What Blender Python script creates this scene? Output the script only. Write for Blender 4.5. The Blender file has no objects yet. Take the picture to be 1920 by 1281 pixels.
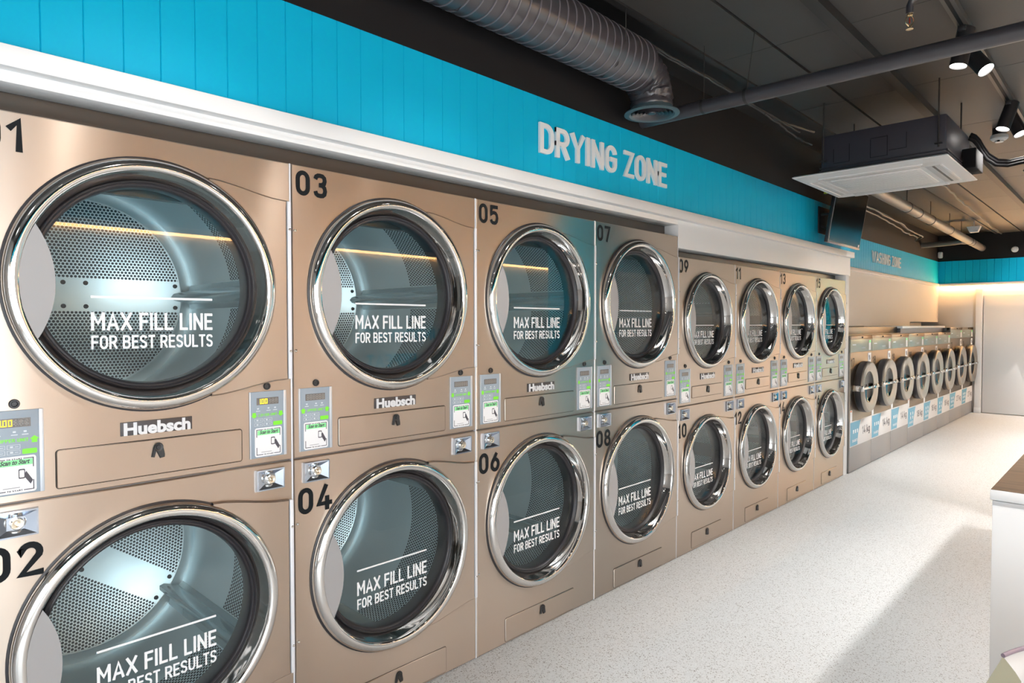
import bpy, bmesh, math, random
from math import sin, cos, pi, radians as RAD, sqrt, atan2
from mathutils import Vector, Matrix, Quaternion

random.seed(7)
SC = bpy.context.scene
COL = SC.collection

# ------------------------------------------------------------------ camera
cam_d = bpy.data.cameras.new('camera')
cam = bpy.data.objects.new('camera', cam_d)
COL.objects.link(cam)
cam_d.sensor_fit = 'HORIZONTAL'
cam_d.sensor_width = 36.0
cam_d.lens = 36.0 * 1234.3 / 1920.0
cam_d.clip_start = 0.05
YAW, PITCH, ROLL = 0.7664, 0.02563, -0.0005
Fv = Vector((-sin(YAW) * cos(PITCH), cos(YAW) * cos(PITCH), -sin(PITCH)))
Rv = Vector((cos(YAW), sin(YAW), 0))
Uv = Rv.cross(Fv)
R2 = Rv * cos(ROLL) + Uv * sin(ROLL)
U2 = -Rv * sin(ROLL) + Uv * cos(ROLL)
cam.matrix_world = Matrix((
    (R2.x, U2.x, -Fv.x, 2.1469),
    (R2.y, U2.y, -Fv.y, -1.1225),
    (R2.z, U2.z, -Fv.z, 1.5055),
    (0, 0, 0, 1)))
SC.camera = cam

# ------------------------------------------------------------------ world (daylight outside the added windows)
world = bpy.data.worlds.new('daylight')
SC.world = world
world.use_nodes = True
bg = world.node_tree.nodes['Background']
bg.inputs[0].default_value = (0.88, 0.94, 1.0, 1)
bg.inputs[1].default_value = 6.3

# ------------------------------------------------------------------ exposure
SC.view_settings.view_transform = 'Standard'
SC.view_settings.look = 'None'
SC.view_settings.gamma = 1.0
SC.view_settings.use_curve_mapping = False
SC.view_settings.exposure = 0.26
SC.cycles.use_denoising = True
SC.cycles.max_bounces = 10
SC.cycles.diffuse_bounces = 4
SC.cycles.glossy_bounces = 8
SC.cycles.transparent_max_bounces = 16
SC.cycles.caustics_reflective = False
SC.cycles.caustics_refractive = False
SC.cycles.sample_clamp_indirect = 4.0
SC.cycles.sample_clamp_direct = 10.0
SC.cycles.blur_glossy = 0.5
SC.cycles.use_light_tree = True

LED_COLOR = (1.0, 0.53, 0.20)
LED_FRONT = 37.0       # strip on the wall opposite the dryers
LED_BACK = 145.0        # strip on the end wall
SPOT_COLOR = (1.0, 0.955, 0.90)
SPOT_POWER = 100.0

# room measures (metres); X away from the dryer wall, Y along it, Z up
RW = 3.6       # opposite wall
YB = 12.47     # end wall
YF = -3.6      # shop front
HC = 3.03      # ceiling

# portal for the added windows
pl = bpy.data.lights.new('window_portal', 'AREA')
pl.shape = 'RECTANGLE'
pl.size, pl.size_y = 1.9, 3.2
pl.cycles.is_portal = True
po = bpy.data.objects.new('window_portal', pl)
COL.objects.link(po)
po.location = (RW - 0.005, -1.72, 1.23)
po.rotation_euler = (0, RAD(90), 0)
pl2 = pl.copy()
pl2.size, pl2.size_y = 1.2, 2.0
po2 = bpy.data.objects.new('window_portal', pl2)
COL.objects.link(po2)
po2.location = (2.8, YF + 0.005, 1.3)
po2.rotation_euler = (RAD(90), 0, RAD(180))


# ================================================================== materials
def NT(name):
    m = bpy.data.materials.new(name)
    m.use_nodes = True
    nt = m.node_tree
    return m, nt, nt.nodes['Principled BSDF']


def mat(name, col, rough=0.5, metal=0.0, spec=0.5, emit=None, es=0.0, coat=0.0):
    m, nt, b = NT(name)
    b.inputs['Base Color'].default_value = (*col, 1)
    b.inputs['Roughness'].default_value = rough
    b.inputs['Metallic'].default_value = metal
    b.inputs['Specular IOR Level'].default_value = spec
    if coat:
        b.inputs['Coat Weight'].default_value = coat
        b.inputs['Coat Roughness'].default_value = 0.05
    if emit:
        b.inputs['Emission Color'].default_value = (*emit, 1)
        b.inputs['Emission Strength'].default_value = es
    return m


def add_noise_rough(m, scale=6.0, lo=0.3, hi=0.45, stretch=(1, 1, 1)):
    nt = m.node_tree
    b = nt.nodes['Principled BSDF']
    tc = nt.nodes.new('ShaderNodeTexCoord')
    mp = nt.nodes.new('ShaderNodeMapping')
    mp.inputs['Scale'].default_value = stretch
    nz = nt.nodes.new('ShaderNodeTexNoise')
    nz.inputs['Scale'].default_value = scale
    nz.inputs['Detail'].default_value = 3
    mr = nt.nodes.new('ShaderNodeMapRange')
    mr.inputs['To Min'].default_value = lo
    mr.inputs['To Max'].default_value = hi
    nt.links.new(tc.outputs['Object'], mp.inputs['Vector'])
    nt.links.new(mp.outputs['Vector'], nz.inputs['Vector'])
    nt.links.new(nz.outputs['Fac'], mr.inputs['Value'])
    nt.links.new(mr.outputs['Result'], b.inputs['Roughness'])


def brushed(name, col, rough, aniso, grain=(0, 1, 0)):
    """sheet steel brushed along one direction: sharp along the grain, spread across it"""
    m = bpy.data.materials.new(name)
    m.use_nodes = True
    nt = m.node_tree
    nt.nodes.clear()
    out = nt.nodes.new('ShaderNodeOutputMaterial')
    g = nt.nodes.new('ShaderNodeBsdfAnisotropic')
    g.inputs['Color'].default_value = (*col, 1)
    g.inputs['Anisotropy'].default_value = aniso
    cx = nt.nodes.new('ShaderNodeCombineXYZ')
    for i in range(3):
        cx.inputs[i].default_value = grain[i]
    nt.links.new(cx.outputs[0], g.inputs['Tangent'])
    tc = nt.nodes.new('ShaderNodeTexCoord')
    g.inputs['Roughness'].default_value = rough
    # slow waviness of the thin sheet
    n2 = nt.nodes.new('ShaderNodeTexNoise')
    n2.inputs['Scale'].default_value = 2.3
    n2.inputs['Detail'].default_value = 1
    bp = nt.nodes.new('ShaderNodeBump')
    bp.inputs['Strength'].default_value = 0.05
    bp.inputs['Distance'].default_value = 0.02
    nt.links.new(tc.outputs['Object'], n2.inputs['Vector'])
    nt.links.new(n2.outputs['Fac'], bp.inputs['Height'])
    nt.links.new(bp.outputs['Normal'], g.inputs['Normal'])
    nt.links.new(g.outputs[0], out.inputs[0])
    return m


class MathN:
    """small helper to chain math nodes"""
    def __init__(self, nt):
        self.nt = nt

    def __call__(self, op, a, b=None):
        n = self.nt.nodes.new('ShaderNodeMath')
        n.operation = op
        for i, v in enumerate((a, b)):
            if v is None:
                continue
            if isinstance(v, (int, float)):
                n.inputs[i].default_value = v
            else:
                self.nt.links.new(v, n.inputs[i])
        return n.outputs[0]


def perforated(name, col, rough, mode, spacing=0.0135, rad=0.0050):
    """galvanised sheet with a hexagonal field of punched holes; mode 'wall' (around X) or 'disc' (in YZ)"""
    m, nt, b = NT(name)
    M = MathN(nt)
    tc = nt.nodes.new('ShaderNodeTexCoord')
    sp = nt.nodes.new('ShaderNodeSeparateXYZ')
    nt.links.new(tc.outputs['Object'], sp.inputs[0])
    X, Y, Z = sp.outputs
    r = M('SQRT', M('ADD', M('MULTIPLY', Y, Y), M('MULTIPLY', Z, Z)))
    ang = M('ARCTAN2', Z, Y)
    # angle to the nearest lifter (three of them)
    third = 2 * pi / 3
    k = M('DIVIDE', ang, third)
    da = M('MULTIPLY', M('ABSOLUTE', M('SUBTRACT', k, M('ROUND', k))), third)
    arc = M('MULTIPLY', M('SINE', da), r)
    if mode == 'wall':
        u = M('MULTIPLY', ang, 0.41)
        v = X
        zone = M('MULTIPLY', M('GREATER_THAN', X, -0.44), M('GREATER_THAN', arc, 0.055))
    else:
        u, v = Y, Z
        zone = M('MULTIPLY', M('LESS_THAN', r, 0.368), M('GREATER_THAN', M('ABSOLUTE', Z), 0.064))
    s3 = sqrt(3.0)
    a = M('DIVIDE', u, spacing)
    c = M('DIVIDE', v, spacing * s3)

    def cell(off):
        p = M('SUBTRACT', M('FRACT', M('ADD', a, off)), 0.5)
        q = M('MULTIPLY', M('SUBTRACT', M('FRACT', M('ADD', c, off)), 0.5), s3)
        return M('SQRT', M('ADD', M('MULTIPLY', p, p), M('MULTIPLY', q, q)))
    d = M('MINIMUM', cell(0.0), cell(0.5))
    hole = M('MULTIPLY', M('LESS_THAN', d, rad / spacing), zone)
    mixc = nt.nodes.new('ShaderNodeMix')
    mixc.data_type = 'RGBA'
    nt.links.new(hole, mixc.inputs[0])
    mixc.inputs[6].default_value = (*col, 1)
    mixc.inputs[7].default_value = (0.055, 0.07, 0.08, 1)
    nt.links.new(mixc.outputs[2], b.inputs['Base Color'])
    met = M('SUBTRACT', 0.5, M('MULTIPLY', hole, 0.4))
    nt.links.new(met, b.inputs['Metallic'])
    nz = nt.nodes.new('ShaderNodeTexNoise')
    nz.inputs['Scale'].default_value = 9
    nt.links.new(tc.outputs['Object'], nz.inputs['Vector'])
    ro = M('ADD', M('MULTIPLY', nz.outputs['Fac'], 0.12), rough - 0.06)
    nt.links.new(M('ADD', ro, M('MULTIPLY', hole, 0.5)), b.inputs['Roughness'])
    return m


def pane_glass(name, tint, f0=0.04, gain=1.0, rough=0.0):
    m = bpy.data.materials.new(name)
    m.use_nodes = True
    nt = m.node_tree
    nt.nodes.clear()
    M = MathN(nt)
    out = nt.nodes.new('ShaderNodeOutputMaterial')
    tr = nt.nodes.new('ShaderNodeBsdfTransparent')
    tr.inputs[0].default_value = (*tint, 1)
    gl = nt.nodes.new('ShaderNodeBsdfGlossy')
    gl.inputs['Roughness'].default_value = rough
    lw = nt.nodes.new('ShaderNodeLayerWeight')
    lw.inputs[0].default_value = 0.5
    fr = M('ADD', M('MULTIPLY', M('POWER', lw.outputs['Facing'], 5.0), (1 - f0)), f0)
    fr = M('MINIMUM', M('MULTIPLY', fr, gain), 1.0)
    mx = nt.nodes.new('ShaderNodeMixShader')
    nt.links.new(fr, mx.inputs[0])
    nt.links.new(tr.outputs[0], mx.inputs[1])
    nt.links.new(gl.outputs[0], mx.inputs[2])
    nt.links.new(mx.outputs[0], out.inputs[0])
    return m


def terrazzo(name):
    m, nt, b = NT(name)
    tc = nt.nodes.new('ShaderNodeTexCoord')
    v = nt.nodes.new('ShaderNodeTexVoronoi')
    v.inputs['Scale'].default_value = 250
    nt.links.new(tc.outputs['Object'], v.inputs['Vector'])
    sp = nt.nodes.new('ShaderNodeSeparateColor')
    nt.links.new(v.outputs['Color'], sp.inputs[0])
    cr = nt.nodes.new('ShaderNodeValToRGB')
    e = cr.color_ramp.elements
    e[0].position, e[0].color = 0.0, (0.20, 0.19, 0.18, 1)
    e[1].position, e[1].color = 0.06, (0.28, 0.27, 0.26, 1)
    for p, c in ((0.09, (0.50, 0.515, 0.53, 1)), (0.30, (0.62, 0.64, 0.655, 1)), (0.60, (0.565, 0.585, 0.60, 1)), (0.85, (0.655, 0.675, 0.69, 1))):
        x = e.new(p)
        x.color = c
    nt.links.new(sp.outputs[0], cr.inputs[0])
    n2 = nt.nodes.new('ShaderNodeTexNoise')
    n2.inputs['Scale'].default_value = 0.9
    n2.inputs['Detail'].default_value = 4
    nt.links.new(tc.outputs['Object'], n2.inputs['Vector'])
    mr = nt.nodes.new('ShaderNodeMapRange')
    mr.inputs['To Min'].default_value = 0.93
    mr.inputs['To Max'].default_value = 1.07
    nt.links.new(n2.outputs['Fac'], mr.inputs['Value'])
    mul = nt.nodes.new('ShaderNodeVectorMath')
    mul.operation = 'MULTIPLY'
    nt.links.new(cr.outputs[0], mul.inputs[0])
    nt.links.new(mr.outputs[0], mul.inputs[1])
    nt.links.new(mul.outputs[0], b.inputs['Base Color'])
    b.inputs['Roughness'].default_value = 0.36
    b.inputs['Specular IOR Level'].default_value = 0.4
    return m


def stone(name):
    m, nt, b = NT(name)
    tc = nt.nodes.new('ShaderNodeTexCoord')
    mp = nt.nodes.new('ShaderNodeMapping')
    mp.inputs['Scale'].default_value = (1.5, 9, 3)
    nz = nt.nodes.new('ShaderNodeTexNoise')
    nz.inputs['Scale'].default_value = 2.2
    nz.inputs['Detail'].default_value = 8
    nz.inputs['Distortion'].default_value = 1.2
    cr = nt.nodes.new('ShaderNodeValToRGB')
    e = cr.color_ramp.elements
    e[0].position, e[0].color = 0.3, (0.022, 0.016, 0.012, 1)
    e[1].position, e[1].color = 0.75, (0.085, 0.060, 0.043, 1)
    nt.links.new(tc.outputs['Object'], mp.inputs['Vector'])
    nt.links.new(mp.outputs['Vector'], nz.inputs['Vector'])
    nt.links.new(nz.outputs['Fac'], cr.inputs[0])
    nt.links.new(cr.outputs[0], b.inputs['Base Color'])
    b.inputs['Roughness'].default_value = 0.42
    b.inputs['Specular IOR Level'].default_value = 0.18
    return m


def paint(name, col, rough=0.5, var=0.06, scale=2.0, spec=0.4):
    m, nt, b = NT(name)
    tc = nt.nodes.new('ShaderNodeTexCoord')
    nz = nt.nodes.new('ShaderNodeTexNoise')
    nz.inputs['Scale'].default_value = scale
    nz.inputs['Detail'].default_value = 4
    nt.links.new(tc.outputs['Object'], nz.inputs['Vector'])
    mr = nt.nodes.new('ShaderNodeMapRange')
    mr.inputs['To Min'].default_value = 1 - var
    mr.inputs['To Max'].default_value = 1 + var
    nt.links.new(nz.outputs['Fac'], mr.inputs['Value'])
    mul = nt.nodes.new('ShaderNodeVectorMath')
    mul.operation = 'MULTIPLY'
    mul.inputs[0].default_value = col
    nt.links.new(mr.outputs[0], mul.inputs[1])
    nt.links.new(mul.outputs[0], b.inputs['Base Color'])
    b.inputs['Roughness'].default_value = rough
    b.inputs['Specular IOR Level'].default_value = spec
    return m


STEEL = brushed('brushed_steel', (0.51, 0.43, 0.365), 0.275, 0.70)
STEEL_DARK = brushed('dull_steel', (0.26, 0.245, 0.235), 0.42, 0.5)
FILLER = mat('filler_strip', (0.10, 0.085, 0.075), 0.3, 0.7)
WASH_STEEL = brushed('washer_steel', (0.36, 0.31, 0.262), 0.38, 0.6)
RING_STEEL = mat('satin_ring_steel', (0.40, 0.36, 0.31), 0.36, 1.0)
CHROME = mat('chrome', (0.80, 0.775, 0.75), 0.07, 1.0)
COOLCHROME = mat('cast_chrome', (0.50, 0.55, 0.64), 0.16, 1.0)
BRASS = mat('brass', (0.80, 0.62, 0.38), 0.22, 1.0)
NICKEL = mat('nickel_lock', (0.82, 0.74, 0.62), 0.18, 1.0)
RUBBER = mat('black_rubber', (0.022, 0.020, 0.024), 0.38)
BLACK = mat('black_plastic', (0.012, 0.012, 0.014), 0.35)
INK = mat('black_vinyl', (0.006, 0.008, 0.010), 0.55, 0.0, 0.12)
HINGE = mat('zinc_hinge', (0.80, 0.81, 0.85), 0.35, 0.2)
GLASS = pane_glass('door_glass', (0.955, 0.995, 1.0))
WINDOW = pane_glass('shop_glass', (0.96, 0.98, 0.98))
LETTER = mat('white_vinyl', (0.86, 0.87, 0.88), 0.5)
PADM = mat('grey_door_pull', (0.31, 0.305, 0.31), 0.5)
DRUMW = perforated('drum_wall', (0.86, 0.95, 0.975), 0.33, 'wall')
DRUMD = perforated('drum_back', (0.86, 0.95, 0.975), 0.34, 'disc')
LIFTM = mat('lifter_steel', (0.66, 0.77, 0.80), 0.22, 0.7)
DARKCAV = mat('dark_cavity', (0.03, 0.03, 0.032), 0.6)
PLATE = mat('control_blue_grey', (0.26, 0.315, 0.375), 0.4)
PLATEEDGE = mat('control_edge', (0.62, 0.66, 0.72), 0.3, 0.6)
GREEN = mat('green_print', (0.19, 0.70, 0.03), 0.45)
MINT = mat('mint_band', (0.25, 0.78, 0.33), 0.45)
PAPER = mat('white_sticker', (0.84, 0.84, 0.86), 0.45)
PRINT = mat('dark_print', (0.05, 0.045, 0.06), 0.5)
GREYPRINT = mat('pale_print', (0.62, 0.66, 0.70), 0.5)
DISPLAY = mat('display_window', (0.14, 0.125, 0.115), 0.25)
SEGOFF = mat('display_segments', (0.26, 0.24, 0.22), 0.3)
SEGON = mat('lit_segments', (0.9, 0.75, 0.02), 0.4, emit=(1.0, 0.80, 0.02), es=1.1)
BADGEM = mat('badge_black', (0.035, 0.028, 0.03), 0.4)
BADGEL = mat('badge_silver', (0.72, 0.72, 0.74), 0.35)
CABINET = mat('cabinet_grey', (0.20, 0.20, 0.20), 0.5, 0.4)
TEAL = paint('teal_boards', (0.001, 0.385, 0.60), 0.5, 0.03, 2.0, 0.15)
WHITE = paint('white_paint', (0.84, 0.835, 0.835), 0.45, 0.02)
WALLW = paint('white_wall', (0.76, 0.745, 0.73), 0.55, 0.02)
GREYWALL = paint('grey_wall', (0.42, 0.40, 0.385), 0.6, 0.04)
DARKWALL = paint('dark_wall', (0.045, 0.042, 0.045), 0.6, 0.08)
WALLR = paint('bright_wall', (0.86, 0.85, 0.84), 0.55, 0.02)
BLACKP = paint('black_paint', (0.0085, 0.0075, 0.008), 0.7, 0.15, 3, 0.2)
CEILP = paint('ceiling_paint', (0.033, 0.030, 0.029), 0.55, 0.18, 2.5)
CEILB = paint('ceiling_black', (0.010, 0.0095, 0.010), 0.55, 0.1)
FLOOR = terrazzo('terrazzo')
PIPEM = mat('black_pipe', (0.040, 0.037, 0.043), 0.30, 0.0, 0.6)
FOIL = mat('black_foil', (0.042, 0.036, 0.041), 0.30, 0.0, 0.7)
RIBM = mat('duct_wire', (0.17, 0.15, 0.165), 0.35, 0.2)
CABLEM = mat('black_cable', (0.022, 0.02, 0.02), 0.5)
PLASTICW = mat('white_plastic', (0.88, 0.87, 0.87), 0.4)
PLASTICG = mat('grey_plastic', (0.66, 0.65, 0.645), 0.45)
SLOT = mat('slot_dark', (0.05, 0.048, 0.047), 0.6)
ACBODY = mat('ac_casing', (0.040, 0.037, 0.048), 0.42)
TVB = mat('screen_bezel', (0.012, 0.012, 0.014), 0.3)
TVS = mat('dark_screen', (0.002, 0.0025, 0.003), 0.12, 0.0, 0.06)
TVS.node_tree.nodes['Principled BSDF'].inputs['IOR'].default_value = 1.25
MATTE = mat('matte_black', (0.008, 0.008, 0.009), 0.85, 0.0, 0.1)
LEDM_F = mat('led_strip_front', (1, 0.8, 0.5), 0.5, emit=LED_COLOR, es=LED_FRONT)
LEDM_B = mat('led_strip_back', (1, 0.8, 0.5), 0.5, emit=LED_COLOR, es=LED_BACK)
LENS = mat('lamp_lens', (0.9, 0.9, 0.9), 0.3, emit=SPOT_COLOR, es=14.0)
LAMPB = mat('lamp_housing', (0.018, 0.017, 0.019), 0.38)
TRACKM = mat('track_black', (0.05, 0.045, 0.042), 0.4)
SIGNB = mat('sign_blue', (0.10, 0.30, 0.43), 0.45)
SIGNW = mat('sign_white', (0.74, 0.72, 0.72), 0.45)
GREYPAN = mat('base_panel_grey', (0.285, 0.27, 0.265), 0.45, 0.3)
FASCIA = mat('fascia_reflected_green', (0.20, 0.215, 0.175), 0.3, 0.5)  # green tint is the teal reflection put into the base colour
ORANGE = mat('orange_dot', (0.75, 0.20, 0.05), 0.5)
YELLOW = mat('yellow_cap', (0.72, 0.70, 0.03), 0.5)
COUNTERW = mat('counter_white', (0.83, 0.83, 0.84), 0.4)
STONE = stone('brown_stone')
OLIVE = mat('olive_shell', (0.26, 0.24, 0.165), 0.5)
SEATG = mat('grey_seat_pad', (0.42, 0.42, 0.425), 0.6)
PIPING = mat('mauve_piping', (0.16, 0.12, 0.155), 0.5)
LEGM = mat('chair_leg', (0.03, 0.03, 0.03), 0.4)
BOWL = pane_glass('washer_glass', (0.16, 0.16, 0.17), 0.05, 1.0)


# ================================================================== mesh helpers
class MB:
    def __init__(self):
        self.v = []
        self.f = []

    def add(self, vs, fs):
        o = len(self.v)
        self.v += [tuple(p) for p in vs]
        self.f += [tuple(i + o for i in f) for f in fs]
        return self

    def box(self, x0, x1, y0, y1, z0, z1):
        vs = [(x0, y0, z0), (x1, y0, z0), (x1, y1, z0), (x0, y1, z0),
              (x0, y0, z1), (x1, y0, z1), (x1, y1, z1), (x0, y1, z1)]
        fs = [(0, 3, 2, 1), (4, 5, 6, 7), (0, 1, 5, 4), (1, 2, 6, 5), (2, 3, 7, 6), (3, 0, 4, 7)]
        return self.add(vs, fs)

    def bbox(self, x0, x1, y0, y1, z0, z1, b=0.004):
        """box with chamfered edges"""
        bm = bmesh.new()
        M = Matrix.Translation(((x0 + x1) / 2, (y0 + y1) / 2, (z0 + z1) / 2)) @ Matrix.Diagonal((x1 - x0, y1 - y0, z1 - z0, 1))
        bmesh.ops.create_cube(bm, size=1.0, matrix=M)
        b = min(b, 0.45 * min(x1 - x0, y1 - y0, z1 - z0))
        bmesh.ops.bevel(bm, geom=list(bm.edges), offset=b, segments=2, profile=0.5, affect='EDGES')
        bm.verts.index_update()
        self.add([v.co[:] for v in bm.verts], [tuple(v.index for v in f.verts) for f in bm.faces])
        bm.free()
        return self

    def prism(self, poly, x0, x1, cham=0.0):
        """polygon in (y,z), counter-clockwise seen from +X, extruded x0..x1 (x1 is the front)"""
        n = len(poly)
        vs = [(x0, y, z) for y, z in poly]
        if cham > 0:
            cy = sum(p[0] for p in poly) / n
            cz = sum(p[1] for p in poly) / n
            vs += [(x1 - cham, y, z) for y, z in poly]
            ins = []
            for i in range(n):
                p0, p1, p2 = Vector(poly[i - 1]), Vector(poly[i]), Vector(poly[(i + 1) % n])
                d1 = (p1 - p0).normalized()
                d2 = (p2 - p1).normalized()
                nn = Vector((-d1.y, d1.x)) + Vector((-d2.y, d2.x))
                nn = nn.normalized() if nn.length > 1e-6 else Vector((-d1.y, d1.x))
                ins.append(p1 + nn * cham)
            vs += [(x1, p.x, p.y) for p in ins]
            fs = [tuple(range(2 * n, 3 * n)), tuple(range(n - 1, -1, -1))]
            for i in range(n):
                j = (i + 1) % n
                fs += [(i, j, n + j, n + i), (n + i, n + j, 2 * n + j, 2 * n + i)]
        else:
            vs += [(x1, y, z) for y, z in poly]
            fs = [tuple(range(n, 2 * n)), tuple(range(n - 1, -1, -1))]
            for i in range(n):
                j = (i + 1) % n
                fs.append((i, j, n + j, n + i))
        return self.add(vs, fs)

    def lathe(self, prof, c, axis='X', n=64, closed=False, a0=0.0, a1=2 * pi):
        """profile of (radius, along-axis) turned about an axis through c"""
        full = abs((a1 - a0) - 2 * pi) < 1e-6
        m = n if full else n + 1
        vs = []
        for k in range(m):
            a = a0 + (a1 - a0) * k / n
            for r, t in prof:
                p, q = r * cos(a), r * sin(a)
                if axis == 'X':
                    vs.append((c[0] + t, c[1] + p, c[2] + q))
                elif axis == 'Y':
                    vs.append((c[0] + q, c[1] + t, c[2] + p))
                else:
                    vs.append((c[0] + p, c[1] + q, c[2] + t))
        L = len(prof)
        fs = []
        for k in range(n):
            k2 = (k + 1) % m
            for i in range(L if closed else L - 1):
                j = (i + 1) % L
                fs.append((k * L + i, k2 * L + i, k2 * L + j, k * L + j))
        return self.add(vs, fs)

    def tube(self, path, r, n=10, cap=True):
        """swept circle; r a number or one radius for each point"""
        P = [Vector(p) for p in path]
        rs = r if isinstance(r, (list, tuple)) else [r] * len(P)
        up = Vector((0, 0, 1))
        t0 = (P[1] - P[0]).normalized()
        if abs(t0.dot(up)) > 0.95:
            up = Vector((1, 0, 0))
        nrm = (up - t0 * up.dot(t0)).normalized()
        vs = []
        for i, p in enumerate(P):
            if i == 0:
                t = t0
            elif i == len(P) - 1:
                t = (P[i] - P[i - 1]).normalized()
            else:
                t = ((P[i + 1] - P[i]).normalized() + (P[i] - P[i - 1]).normalized()).normalized()
            nrm = (nrm - t * nrm.dot(t)).normalized()
            b = t.cross(nrm)
            for k in range(n):
                a = 2 * pi * k / n
                vs.append(p + (nrm * cos(a) + b * sin(a)) * rs[i])
        fs = []
        for i in range(len(P) - 1):
            for k in range(n):
                k2 = (k + 1) % n
                fs.append((i * n + k, i * n + k2, (i + 1) * n + k2, (i + 1) * n + k))
        if cap:
            fs.append(tuple(range(n - 1, -1, -1)))
            fs.append(tuple((len(P) - 1) * n + k for k in range(n)))
        return self.add(vs, fs)

    def disc(self, c, r, x, n=32):
        return self.add([(x, c[0] + r * cos(2 * pi * k / n), c[1] + r * sin(2 * pi * k / n)) for k in range(n)], [tuple(range(n))])

    def xform(self, M):
        self.v = [tuple(M @ Vector(p)) for p in self.v]
        return self

    def build(self, name, material, parent=None, ang=35, loc=None):
        me = bpy.data.meshes.new(name)
        me.from_pydata(self.v, [], self.f)
        me.update()
        bm = bmesh.new()
        bm.from_mesh(me)
        bmesh.ops.recalc_face_normals(bm, faces=bm.faces) if getattr(self, 'fixn', True) else None
        bm.to_mesh(me)
        bm.free()
        me.materials.append(material)
        me.shade_smooth()
        me.set_sharp_from_angle(angle=RAD(ang))
        o = bpy.data.objects.new(name, me)
        COL.objects.link(o)
        if parent:
            o.parent = parent
        if loc:
            o.location = loc
        return o


def flat(mb):
    mb.fixn = False
    return mb


def thing(name, label, cat, loc=(0, 0, 0), rz=0.0, group=None):
    o = bpy.data.objects.new(name, None)
    o.empty_display_size = 0.1
    COL.objects.link(o)
    o.location = loc
    o.rotation_euler = (0, 0, rz)
    return tag(o, label, cat, group)


def tag(o, label, cat, group=None):
    o['label'] = label
    o['category'] = cat
    if group:
        o['group'] = group
    return o


def struct(name, mb, m, label=None):
    o = mb.build(name, m)
    o['kind'] = 'structure'
    return o


def dup(root):
    """a copy of a thing with copies of its parts and sub-parts"""
    r = root.copy()
    COL.objects.link(r)
    for ch in list(root.children):
        c = ch.copy()
        COL.objects.link(c)
        c.parent = r
        for g in list(ch.children):
            d = g.copy()
            COL.objects.link(d)
            d.parent = c
    return r


# ================================================================== stroke lettering (rounded industrial sans)
def arc(cx, cy, rx, ry, a0, a1, n=10):
    return [(cx + rx * cos(RAD(a0 + (a1 - a0) * k / n)), cy + ry * sin(RAD(a0 + (a1 - a0) * k / n))) for k in range(n + 1)]


def ell(cx, cy, rx, ry, n=28):
    return [(cx + rx * cos(2 * pi * k / n), cy + ry * sin(2 * pi * k / n)) for k in range(n)]


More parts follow.
